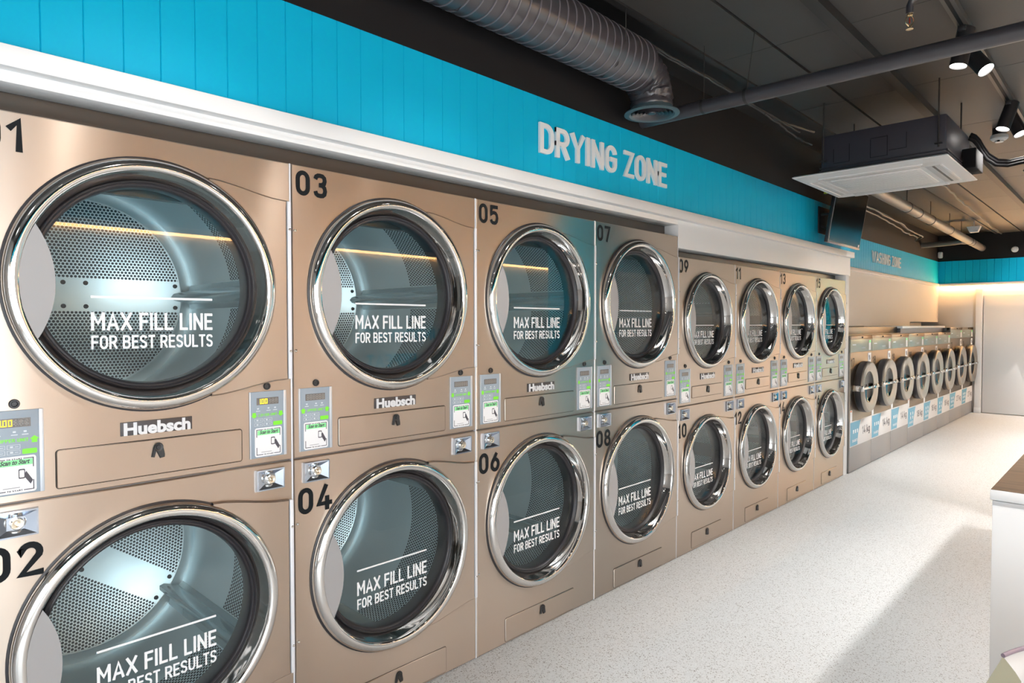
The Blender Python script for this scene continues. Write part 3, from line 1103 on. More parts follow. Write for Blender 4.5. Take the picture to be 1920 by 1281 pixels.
def lint_door(root, y0, y1, z0, z1, lock):
    m = MB()
    m.prism(rrect(y0, y1, z0, z1, .008), -0.004, 0.004, 0.0025)
    p = m.build('lint_door', STEEL, root, 25)
    g = MB()     # dark joint round the flap
    g.prism(rrect(y0 - .0016, y1 + .0016, z0 - .0016, z1 + .0016, .0095), -0.003, 0.0006)
    g.build('joint', INK, p)
    k = MB()
    y, z = lock
    k.lathe([(.0001, .012), (.006, .012), (.007, .010), (.012, .011), (.0135, .009), (.0135, .003)], (0, y, z + .006), 'X', 24)
    k.prism([(y - .014, z + .008), (y - .020, z - .022), (y - .011, z - .024), (y - .006, z - .004), (y + .004, z - .028), (y + .017, z - .026), (y + .018, z - .018), (y + .013, z + .008)], 0.003, 0.010, 0.002)
    k.build('latch', BLACK, p)
    return p


def door(root, P, zc):
    """porthole door: chrome ring with leaf, gasket, glass, pull and print as children"""
    k, yc = P['k'], P['yc']
    c = (0, yc, zc)
    prof = [(.360, -.004), (.3725, -.002), (.3735, .008), (.3715, .018), (.366, .026), (.358, .0315), (.349, .034), (.341, .033),
            (.336, .029), (.333, .023), (.330, .012), (.326, .000), (.320, -.014), (.313, -.028), (.309, -.040), (.325, -.046), (.352, -.030)]
    m = MB()
    m.lathe([(r * k, x) for r, x in prof], c, 'X', 128, closed=True)
    d = m.build('door', CHROME, root, 50)
    # steel leaf between ring and hinge
    a0 = 66
    arcp = [(yc + k * .352 * cos(RAD(a)), zc + k * .352 * sin(RAD(a))) for a in range(-a0, a0 + 1, 4)]
    ye = P['W'] - 0.021
    top = [(yc + .158 * k, zc + .346 * k), (yc + .20 * k, zc + .343 * k), (yc + .26 * k, zc + .332 * k), (yc + .32 * k, zc + .319 * k), (yc + .37 * k, zc + .311 * k), (ye, zc + .308 * k)]
    bot = [(y, 2 * zc - z) for y, z in top]
    inner = [(yc + k * .352 * cos(RAD(a)), zc + k * .352 * sin(RAD(a))) for a in range(-62, 63, 4)]
    # leaf as strips between the arc and the outer edge
    N = 33
    arcA = [(yc + k * .355 * cos(RAD(-63.5 + 127 * i / (N - 1))), zc + k * .355 * sin(RAD(-63.5 + 127 * i / (N - 1)))) for i in range(N)]
    outer = bot + top[::-1]
    # resample outer to N points by length
    L = [0]
    for i in range(1, len(outer)):
        L.append(L[-1] + sqrt((outer[i][0] - outer[i - 1][0]) ** 2 + (outer[i][1] - outer[i - 1][1]) ** 2))
    out = []
    for i in range(N):
        s = L[-1] * i / (N - 1)
        j = max(q for q in range(len(L)) if L[q] <= s + 1e-9)
        j = min(j, len(outer) - 2)
        f = (s - L[j]) / (L[j + 1] - L[j])
        out.append((outer[j][0] + f * (outer[j + 1][0] - outer[j][0]), outer[j][1] + f * (outer[j + 1][1] - outer[j][1])))
    # keep the two corners exact
    for cp in (bot[-1], top[-1]):
        b = min(range(N), key=lambda q: (out[q][0] - cp[0]) ** 2 + (out[q][1] - cp[1]) ** 2)
        out[b] = cp
    m = MB()
    xt, ch = 0.014, 0.005
    cy, cz = yc + .3 * k, zc
    inn = []
    for i in range(N):
        p0, p1, p2 = Vector(out[max(i - 1, 0)]), Vector(out[i]), Vector(out[min(i + 1, N - 1)])
        t = (p2 - p0).normalized()
        nn = Vector((-t.y, t.x))
        inn.append((p1 + nn * ch)[:])
    vs = [(xt, *p) for p in arcA] + [(xt, *p) for p in inn] + [(xt - ch, *p) for p in out] + [(0.0005, *p) for p in out] + [(0.0005, *p) for p in arcA]
    fs = []
    for i in range(N - 1):
        for b0, b1 in ((0, 1), (1, 2), (2, 3), (3, 4)):
            fs.append((b0 * N + i, b0 * N + i + 1, b1 * N + i + 1, b1 * N + i))
    m.add(vs, fs)
    m.build('door_leaf', STEEL, d, 20)
    # dark gasket behind the ring
    g = MB()
    g.lathe([(.3785 * k, -.001), (.3785 * k, .003), (.371 * k, .006), (.371 * k, -.001)], c, 'X', 96, closed=True)
    g.lathe([(r * k, x) for r, x in ((.314, -.030), (.3135, -.020), (.309, -.0165), (.305, -.022), (.301, -.020), (.2965, -.024), (.294, -.031), (.292, -.060), (.300, -.100), (.318, -.100), (.318, -.040))], c, 'X', 96, closed=True)
    g.build('gasket', RUBBER, d, 50)
    gl = MB()
    gl.lathe([(.0001, -.031), (.299 * k, -.031), (.299 * k, -.035), (.0001, -.035)], c, 'X', 96)
    gl.build('glass', GLASS, d)
    # flat grey pull on the left
    pts = []
    s = 0.158
    for a in range(0, 13):
        z = -s + 2 * s * a / 12
        y = -.257 - (.300 - sqrt(max(.300 ** 2 - z * z, 0)))
        pts.append((yc + k * y, zc + k * (z - .004)))
    lf = []
    for a in range(0, 13):
        z = s - 2 * s * a / 12
        y = -sqrt(.3375 ** 2 - z * z)
        lf.append((yc + k * y, zc + k * (z - .004)))
    m = MB()
    lf = lf[::-1]
    q = len(pts)
    vs = [(.030, *p) for p in pts] + [(.030, *p) for p in lf] + [(.024, *p) for p in pts] + [(.024, *p) for p in lf]
    fs = []
    for i in range(q - 1):
        fs += [(i, i + 1, q + i + 1, q + i), (2 * q + i, 3 * q + i, 3 * q + i + 1, 2 * q + i + 1), (i, 2 * q + i, 2 * q + i + 1, i + 1), (q + i, q + i + 1, 3 * q + i + 1, 3 * q + i)]
    m.add(vs, fs)
    m.build('door_pull', PADM, d)
    # print on the glass
    t0, t1 = P['txt']
    m = MB()
    w = t1 - t0
    zt = zc - (1.624 - 1.583) * k * 1.0
    m.box(-.0312, -.0302, t0, t1, zt, zt + .0065 * k)
    for tx, h, zz in (('MAX FILL LINE', .053 * k, zt - .094 * k), ('FOR BEST RESULTS', .040 * k, zt - .148 * k)):
        q = MB()
        tw = stroke_text(q, tx, h, h * .155, (-.0304, 0, 0))
        m.add([(a, t0 + b * w / tw, zz + z) for a, b, z in q.v], q.f)
    m.build('lettering', LETTER, d)
    return d


def drum(root, P, zc, rot):
    k, yc = P['k'], P['yc']
    R = min(.415, P['W'] / 2 - .012)
    m = MB()
    m.lathe([(.300 * k, -.098), (R, -.098), (R, -.855)], (0, 0, 0), 'X', 72)
    m.fixn = False
    d = m.build('drum', DRUMW, root, 40)
    d.location = (0, yc, zc)
    d.rotation_euler = (rot, 0, 0)
    b = MB()
    b.lathe([(.0001, -.855), (.372, -.855), (.3745, -.851), (.377, -.855), (R, -.855)], (0, 0, 0), 'X', 72)
    b.fixn = False
    b.build('back_plate', DRUMD, d, 60)
    for i in range(3):
        a = 2 * pi * i / 3
        f = MB()
        n = 12
        sec = [(R - .002, -.055), (R - .012, -.030), (R - .072, -.014), (R - .083, 0), (R - .072, .014), (R - .012, .030), (R - .002, .055)]
        vs = []
        for x in (-.115, -.850):
            tp = 1.0
            vs += [(x, r, w) for r, w in sec]
        q = len(sec)
        fs = [tuple(range(q)), tuple(range(2 * q - 1, q - 1, -1))]
        for j in range(q - 1):
            fs.append((j, j + 1, q + j + 1, q + j))
        fs.append((q - 1, 0, q, 2 * q - 1))
        f.add(vs, fs)
        f.xform(Matrix.Rotation(a, 4, 'X'))
        f.build('lifter', LIFTM, d, 40)
    bo = MB()
    for y in (-.35, -.055, .02, .35):
        for z in (-.046, .046):
            bo.lathe([(.0001, -.847), (.0075, -.848), (.009, -.855)], (0, y, z), 'X', 12)
    bo.build('bolt', DARKCAV, d)
    return d


def number_plate(root, text, y, z, h):
    m = MB()
    t = h * .178
    stroke_text(m, text, h, t, (0.0012, y, z), 0, 1.14, 0.15)
    o = m.build('number', INK, root)
    return o


def make_dryer(P, lit):
    W, H, S = P['W'], P['H'], P['S']
    root = thing('stacked_dryer', 'x', 'dryer', (0, 0, 0), 0, 'stacked dryers along the wall')
    g = 0.0035
    b = MB()
    b.box(-0.90, -0.026, g, g + .012, 0.01, H - .01)
    b.box(-0.90, -0.026, W - g - .012, W - g, 0.01, H - .01)
    b.box(-0.90, -0.026, g, W - g, H - .016, H - .002)
    b.box(-0.90, -0.88, g, W - g, 0.01, H - .01)
    b.box(-0.90, -0.026, g, W - g, S - .006, S + .006)
    b.box(-0.90, -0.026, g, W - g, 0.0, 0.02)
    b.box(-0.026, -0.012, g, W - g, S - .004, S + .004)
    b.build('cabinet', CABINET, root)
    r = .356 * P['k']
    panel_with_hole(g, W - g, S + .0025, H, P['yc'], P['zu'], r).build('front_panel', STEEL, root, 20)
    panel_with_hole(g, W - g, 0.004, S - .0025, P['yc'], P['zl'], r).build('front_panel', STEEL, root, 20)
    # edge strip
    MB().bbox(-0.02, 0.002, W - .0062, W - .0005, 0.004, H, .001).build('edge_strip', HINGE, root)
    for zc, rot in ((P['zu'], 0.0), (P['zl'], 0.0)):
        door(root, P, zc)
        drum(root, P, zc, rot)
        hz = .306 * P['k']
        h = MB()
        h.bbox(0.0, 0.016, W - .0205, W - .0065, zc - hz, zc + hz, .003)
        hp = h.build('hinge', HINGE, root)
        s = MB()
        for dz in (-.21, .21):
            s.lathe([(.0001, .0185), (.003, .018), (.0045, .016), (.0045, .014)], (0, W - .012, zc + dz * P['k']), 'X', 14)
        s.build('hinge_screw', CHROME, hp)
    s = None
    for zc in (P['zu'], P['zl']):
        for dz in (-.21, .21):
            q = MB().lathe([(.0001, .006), (.004, .005), (.006, .001), (.006, -.002)], (0, .014, zc + dz * P['k']), 'X', 16)
            q.build('screw', CHROME, root)
    control_panel(root, *P['ctl'], *P['ctz'], True, lit)
    control_panel(root, *P['ctr'], *P['ctz'], False, lit)
    coin_box(root, *P['bxl'], *P['bxz'])
    coin_box(root, *P['bxr'], *P['bxz'])
    y0, y1, z0, z1 = P['badge']
    bd = MB().bbox(-0.002, 0.003, y0, y1, z0, z1, .001).build('badge', BADGEM, root)
    tm = MB()
    w = font_mesh(tm, 'Huebsch', 0.0490, (0, 0, 0), 1.0, 0.0, 0.0020, 0.0025)
    m = MB()
    m.add([(0.003 + a, y0 + .006 + b_ * (y1 - y0 - .012) / w, z0 + .0025 + c) for a, b_, c in tm.v], tm.f)
    m.build('lettering', BADGEL, bd)
    lint_door(root, *P['lint'], P['lock'])
    lint_door(root, *P['lintl'], P['lockl'])
    for y, z in P['btn']:
        m = MB().lathe([(.0001, .003), (.006, .003), (.0075, .006), (.011, .006), (.0125, .003), (.0125, -.002)], (0, y, z), 'X', 24)
        m.build('button', BLACK, root)
    return root


def kids(o, name):
    return sorted([c for c in o.children if c.name.split('.')[0] == name], key=lambda c: c.name)


def place_dryers():
    big_lit = make_dryer(BIG, ['1', '0', '0'])
    big = make_dryer(BIG, [])
    small = make_dryer(SMALL, [])
    WB, WS = BIG['W'], SMALL['W']
    rots = [(0.0, -0.62), (0.03, -0.50 + 1.05), (0.04, -0.66), (-0.30, 0.55), (0.2, -0.4), (0.7, 0.1), (-0.5, 0.4), (0.1, -0.2)]
    lab = ['nearest bronze steel stacked dryer, numbered 01 and 02, displays lit yellow',
           'bronze steel stacked dryer numbered 03 above 04',
           'bronze steel stacked dryer numbered 05 above 06, teal sheen along its right edge',
           'steel stacked dryer numbered 07 above 08, teal sheen along its left edge',
           'shorter steel stacked dryer numbered 09 above 10, first after the tall ones',
           'shorter steel stacked dryer numbered 11 above 12',
           'shorter steel stacked dryer numbered 13 above 14',
           'shorter steel stacked dryer numbered 15 above 16, beside the white end post']
    first = {}
    for i in range(8):
        if i == 0:
            o, P = big_lit, BIG
        elif i < 4:
            o, P = (big if i == 1 else dup(big)), BIG
        else:
            o, P = (small if i == 4 else dup(small)), SMALL
        o.location = (0, (i - 1) * WB if i < 4 else 3 * WB + (i - 4) * WS, 0)
        o['label'] = lab[i]
        if i >= 4:
            o['group'] = 'shorter stacked dryers'
        else:
            o['group'] = 'tall stacked dryers'
        ds = kids(o, 'drum')
        for d in ds:
            d.rotation_euler.x = rots[i][0] if d.location.z > 1.0 else rots[i][1]
    # numbers come last so that copies do not inherit them
    roots = sorted([o for o in COL.objects if o.get('category') == 'dryer'], key=lambda o: o.location.y)
    for i, o in enumerate(roots):
        P = BIG if i < 4 else SMALL
        y, z = P['nu']
        number_plate(o, '%02d' % (2 * i + 1), y, z, P['nh'])
        y, z = P['nl']
        number_plate(o, '%02d' % (2 * i + 2), y, z, P['nh'] + .006)


place_dryers()


# ================================================================== washing machines
def make_washer(w, H, R, zc, kg, nbask, sz, num, label):
    root = thing('washing_machine', label, 'washing machine', (0.02, 0, 0), 0, 'washing machines in a row')
    g = .003
    yc = w / 2 + .02
    b = MB()
    b.box(-.44, -.012, g, w - g, .02, H - .004)
    b.box(-.40, -.012, g, w - g, 0.0, .03)
    b.build('body', CABINET, root)
    ztop = H - .036
    zf = H - .165
    panel_with_hole(g, w - g, sz[1], zf, yc, zc, R * .80, 0.0, -.012, .002, 72).build('front_panel', WASH_STEEL, root, 20)
    MB().bbox(-.012, 0.0, g, w - g, 0.012, sz[1] + .001, .002).build('base_panel', GREYPAN, root)
    MB().bbox(-.012, 0.0, g, w - g, zf, ztop, .002).build('control_fascia', FASCIA, root)
    MB().bbox(-.05, 0.002, g, w - g, ztop, H, .002).build('top_rail', WASH_STEEL, root)
    kb = MB().lathe([(.0001, .012), (.007, .012), (.009, .004), (.009, -.004)], (0, w / 2, H - .016), 'X', 14)
    kb.build('top_knob', BLACK, root)
    # fascia prints
    p = MB()
    p.box(0.0, .0012, .06, .17, zf + .07, zf + .082)
    for u in (.50, .56, .62):
        p.box(0.0, .0012, u * w, u * w + .018, zf + .030, zf + .048)
    p.build('fascia_print', GREYPRINT, root)
    p = MB().box(0.0, .0012, .83 * w, .92 * w, zf + .01, zf + .115)
    sp = p.build('price_sticker', PAPER, root)
    MB().box(.0010, .0018, .83 * w, .92 * w, zf + .090, zf + .115).build('sticker_band', MINT, sp)
    p = MB().box(0.0, .0012, .79 * w, .93 * w, zf - .125, zf - .02)
    sp = p.build('scan_sticker', PAPER, root)
    q = MB()
    q.prism([(.83 * w, zf - .05), (.86 * w, zf - .10), (.90 * w, zf - .09), (.88 * w, zf - .04)], .001, .0018)
    q.build('sticker_print', PRINT, sp)
    # door
    prof = [(R * .86, -.004), (R * .985, .0), (R, .015), (R, .065), (R * .985, .082), (R * .95, .090), (R * .90, .090), (R * .72, .078), (R * .62, .070), (R * .60, .060), (R * .60, .02), (R * .80, -.004)]
    d = MB().lathe(prof, (0, yc, zc), 'X', 64, closed=True).build('door', RING_STEEL, root, 40)
    rm = MB().lathe([(R * 1.004, .004), (R * 1.012, .01), (R * 1.012, .058), (R * 1.004, .062)], (0, yc, zc), 'X', 64)
    rm.build('door_rim', RUBBER, d, 40)
    gl = MB().lathe([(.0001, .030), (R * .3, .034), (R * .5, .044), (R * .605, .064), (R * .605, .058), (R * .5, .038), (R * .3, .028), (.0001, .024)], (0, yc, zc), 'X', 48)
    gl.build('glass', BOWL, d)
    hb = MB()
    hb.bbox(.085, .104, yc - R * 1.12, yc + R * .62, zc - .012, zc + .012, .005)
    hb.bbox(.0, .100, yc - R * 1.16, yc - R * 1.02, zc - .03, zc + .03, .006)
    hb.prism([(yc + R * .15, zc - .014), (yc + R * .62, zc - .012), (yc + R * .66, zc + .01), (yc + R * .50, zc + .030), (yc + R * .15, zc + .014)], .095, .122, .006)
    hb.build('door_handle', CHROME, d)
    dr = MB().lathe([(R * .80, -.010), (R * .80, -.38), (.0001, -.38)], (0, yc, zc), 'X', 40)
    dr.fixn = False
    dr.build('drum', mat_drum, root)
    # sign with the load size
    s = MB().bbox(-.001, .0025, g, w - g, sz[0], sz[1], .0008).build('load_sign', SIGNW, root)
    zz0, zz1 = sz[0] + .010, sz[1] - .010
    curve = [(.335 * w + .135 * w * (t / 8) ** 1.7, zz0 + (zz1 - zz0) * t / 8) for t in range(9)]
    MB().prism([(.012, zz0)] + curve + [(.012, zz1)], .002, .0034).build('sign_field', SIGNB, s)
    m = MB()
    cols = 3 if nbask in (3, 6) else 2
    rows = nbask // cols
    for r in range(rows):
        for c in range(cols):
            cy = .08 + (c + .5) * (.25 * w / cols) * 1.05
            cz = (zz0 + zz1) / 2 + .012 + (rows - 1) * .028 - r * .052
            if rows == 1:
                cz += .008
            m.prism([(cy - .014, cz - .018), (cy + .014, cz - .018), (cy + .018, cz + .020), (cy - .018, cz + .020)], .003, .0042)
    h = .026
    q = MB()
    t = '%d BASKETS' % nbask
    tw = stroke_text(q, t, h, h * .16, (.0042, 0, 0))
    m.add([(a, .07 + b_ * (.24 * w) / tw, zz0 + .035 + c) for a, b_, c in q.v], q.f)
    m.build('basket_print', LETTER, s)
    m = MB()
    h = .085
    q = MB()
    tw = stroke_text(q, kg, h, h * .14, (.0036, 0, 0))
    m.add([(a, .55 * w + b_ * (.36 * w) / tw, sz[0] + .095 + c) for a, b_, c in q.v], q.f)
    m.build('lettering', PRINT, s)
    # notice at the lower left
    n = MB().box(0.0, .0012, .008, .075, sz[1] + .012, sz[1] + .115)
    n.box(0.0, .0012, .008, .070, sz[1] + .0, sz[1] + .010)
    ns = n.build('notice', PAPER, root)
    MB().box(.001, .0018, .015, .055, sz[1] + .098, sz[1] + .112).build('notice_mark', ORANGE, ns)
    m = MB()
    stroke_text(m, num, .088, .0145, (.0012, .022, zf - .145), 0, 1.1, .15)
    m.build('number', INK, root)
    return root


mat_drum = mat('washer_drum', (0.10, 0.10, 0.105), 0.35, 0.8)


def place_washers():
    spec = [(.727, 1.388, .262, .858, '14 kg', 3, (.262, .522))] + [(.755, 1.388, .262, .858, '14 kg', 3, (.262, .522))] * 2 + \
           [(.812, 1.388, .300, .850, '18 kg', 4, (.207, .460))] * 3 + [(.904, 1.457, .305, .862, '27 kg', 6, (.205, .460))] * 2
    lab = ['steel 14 kg washing machine numbered 17, right beside the white end post',
           'steel 14 kg washing machine numbered 18, second from the white end post',
           'steel 14 kg washing machine third from the white end post, beside an 18 kg one',
           'steel 18 kg washing machine fourth from the white end post, beside a 14 kg one',
           'steel 18 kg washing machine between two others of 18 kg',
           'steel 18 kg washing machine next to the taller 27 kg ones',
           'taller steel 27 kg washing machine next to the 18 kg ones',
           'taller steel 27 kg washing machine at the far end of the row by the door']
    y = 5.977
    for i, s in enumerate(spec):
        o = make_washer(*s, str(17 + i), lab[i])
        o.location.y = y
        o['group'] = {'14 kg': 'washing machines of 14 kg', '18 kg': 'washing machines of 18 kg', '27 kg': 'washing machines of 27 kg'}[s[4]]
        y += s[0]


place_washers()


# ------------------------------------------------------------------ steel covers behind and on top of the washers
def washer_covers():
    m = MB()
    m.bbox(-.49, -.11, 6.0, 8.215, 1.398, 1.478, .003)
    m.box(-.49, -.07, 6.0, 8.215, 1.3885, 1.399)
    tag(m.build('steel_cover', STEEL_DARK), 'long grey steel cover behind the tops of the 14 kg washing machines', 'cover')
    o = MB().bbox(-.495, -.05, 8.22, 10.64, 1.456, 1.4845, .003).build('shelf_board', PLASTICW)
    tag(o, 'long white shelf board lying over the 18 kg washing machines', 'shelf')
    MB().box(-.48, -.075, 8.225, 10.635, 1.389, 1.462).build('support', GREYBLUE, o)
    m = MB().bbox(-.95, -.56, 10.57, 11.55, 1.40, 1.546, .002)
    tag(m.build('duct_cover', GREYPAN), 'grey metal duct cover under the step of the white bulkhead', 'cover')


GREYBLUE = mat('shelf_front_grey', (0.16, 0.165, 0.19), 0.4, 0.3)
washer_covers()


# ------------------------------------------------------------------ flexible duct with diffuser
def flexible_duct():
    root = thing('flexible_duct', 'fat black spiral-wire duct hanging under the ceiling, turning down to a round diffuser', 'duct', (0.2, 2.0, 3.03))
    L = Matrix.Translation((-0.2, -2.0, -3.03))
    ax, az, R = 0.195, 2.862, 0.128
    m, ribs = MB(), MB()
    pitch = .058
    prof = []
    y = YF + .2
    k = 0
    while y < 1.83:
        prof += [(R, y), (R + .0035, y + pitch * .5)]
        ribs.lathe([(R + .001, y - .0035), (R + .0048, y - .002), (R + .0048, y + .002), (R + .001, y + .0035)], (ax, 0, az), 'Y', 48)
        y += pitch
    m.lathe(prof, (ax, 0, az), 'Y', 48)
    m.xform(L).build('duct_hose', FOIL, root, 60)
    ribs.xform(L).build('spiral_wire', RIBM, root, 60)
    # crumpled elbow
    rnd = random.Random(3)
    path, rad = [], []
    for i in range(26):
        t = i / 25
        if t < .75:
            a = t / .75 * pi / 2
            path.append((ax, 1.80 + .19 * sin(a), az - .0 - .12 * (1 - cos(a))))
        else:
            path.append((ax, 1.99 + .008, az - .12 - (t - .75) / .25 * .085))
        rad.append(R - .010 + rnd.uniform(-.008, .006) - .008 * t)
    e = MB().tube(path, rad, 36, False)
    rnd = random.Random(5)
    e.v = [(a + rnd.uniform(-.004, .004), b + rnd.uniform(-.004, .004), c + rnd.uniform(-.004, .004)) for a, b, c in e.v]
    e.xform(L).build('elbow', FOIL, root, 70)
    c = (ax, 2.0, 2.652)
    d = MB()
    d.lathe([(.110, .03), (.118, .012), (.146, .0), (.148, -.006), (.122, -.010), (.112, .0), (.110, .03)], c, 'Z', 56)
    db = d.xform(L).build('diffuser', mat('diffuser_grey', (0.055, 0.085, 0.10), .45), root, 40)
    r = MB()
    for q in (.094, .074, .054, .034):
        r.lathe([(q, .012), (q + .012, -.004), (q + .012, -.007), (q - .002, .008), (q, .012)], c, 'Z', 44)
    r.lathe([(.0001, -.004), (.02, -.004), (.022, .002)], c, 'Z', 24)
    r.box(c[0] - .10, c[0] + .10, c[1] - .004, c[1] + .004, c[2] + .002, c[2] + .010)
    r.xform(L).build('louver_ring', FOIL, db, 40)
    dk = MB()
    dk.add([(c[0] + .109 * cos(2 * pi * k / 40), c[1] + .109 * sin(2 * pi * k / 40), c[2] + .02) for k in range(40)], [tuple(range(40))])
    dk.xform(L).build('throat', INK, db)
    for yy in (-.6, .6, 1.55):
        h = MB().tube([(ax - .135, yy, HC + .03), (ax - .135, yy, az), (ax - .09, yy, az - .10), (ax, yy, az - .134), (ax + .09, yy, az - .10), (ax + .135, yy, az), (ax + .135, yy, HC + .03)], .0025, 6)
        h.xform(L).build('hanger_strap', CABLEM, root)


flexible_duct()


def ceiling_pipes():
    root = thing('ceiling_pipe', 'thick black pipe crossing the ceiling from the round diffuser out to the right', 'pipe', (1.8, 2.27, 2.70))
    L = Matrix.Translation((-1.8, -2.27, -2.70))
    MB().tube([(-.011, 2.222, 2.697), (1.0, 2.246, 2.70), (RW, 2.34, 2.70)], .0375, 28).xform(L).build('pipe_run', PIPEM, root, 50)
    for x, dx in ((.38, .0), (.62, .04), (2.2, 0), (3.2, 0)):
        yy = 2.222 + .022 * x
        h = MB().tube([(x, yy, 2.735), (x + dx, yy, HC)], .0022, 6)
        h.lathe([(.040, -.008), (.0405, .008)], (x, yy, 2.70), 'X', 24)
        h.xform(L).build('hanger_rod', CABLEM, root)
    # far drain pipe with a branch
    root = thing('drain_pipe', 'long dark drain pipe hung below the far ceiling, running into the end wall', 'pipe', (.2, 9, 2.8))
    L = Matrix.Translation((-.2, -9, -2.8))
    a, b = Vector((.262, 4.9, 2.80)), Vector((.125, YB + .003, 2.80))
    MB().tube([a, a.lerp(b, .5), b], .055, 24).xform(L).build('pipe_run', PIPEM2, root, 50)
    for t in (.10, .30, .37, .46, .62, .83, .86):
        h = MB().lathe([(.0555, -.012), (.060, -.010), (.060, .010), (.0555, .012)], a.lerp(b, t), 'Y', 24)
        h.xform(L).build('pipe_clamp', CABLEM, root)
    for t in (.30, .46, .62, .74):
        p = a.lerp(b, t)
        MB().tube([p, (p.x, p.y, HC)], .004, 6).xform(L).build('hanger_rod', CABLEM, root)
    MB().tube([(-.515, 11.25, 2.79), (-.2, 11.2, 2.79), (.05, 11.12, 2.795), (.145, 11.35, 2.80)], .042, 18).xform(L).build('branch_pipe', PIPEM2, root, 50)
    # sprinkler
    root = thing('sprinkler', 'brass pendent sprinkler head on a short black elbow under the ceiling', 'sprinkler', (1.452, 1.87, 2.70))
    L = Matrix.Translation((-1.452, -1.87, -2.70))
    x, y = 1.452, 1.87
    MB().tube([(RW - .3, 2.05, 2.80), (1.62, 1.90, 2.80), (1.50, 1.872, 2.802), (1.462, 1.87, 2.79), (x, y, 2.765), (x, y, 2.735)], .0135, 14).xform(L).build('supply_pipe', PIPEM, root, 50)
    m = MB()
    m.lathe([(.011, .0), (.011, -.010), (.008, -.012), (.0001, -.012)], (x, y, 2.738), 'Z', 18)
    for s in (-1, 1):
        m.tube([(x + s * .006, y + s * .006, 2.727), (x + s * .0115, y + s * .0115, 2.712), (x + s * .0105, y + s * .0105, 2.698), (x + s * .002, y + s * .002, 2.684)], .0026, 8)
    m.lathe([(.0001, 0), (.005, 0), (.006, -.012), (.0135, -.014), (.0135, -.016), (.0001, -.017)], (x, y, 2.690), 'Z', 18)
    m.xform(L).build('sprinkler_frame', BRASS, root)
    MB().lathe([(.0001, .012), (.0025, .011), (.003, -.010), (.0001, -.012)], (x, y, 2.708), 'Z', 12).xform(L).build('bulb', mat('red_bulb', (.25, .03, .02), .2), root)


PIPEM2 = mat('brown_pipe', (0.105, 0.088, 0.075), 0.42)
ceiling_pipes()


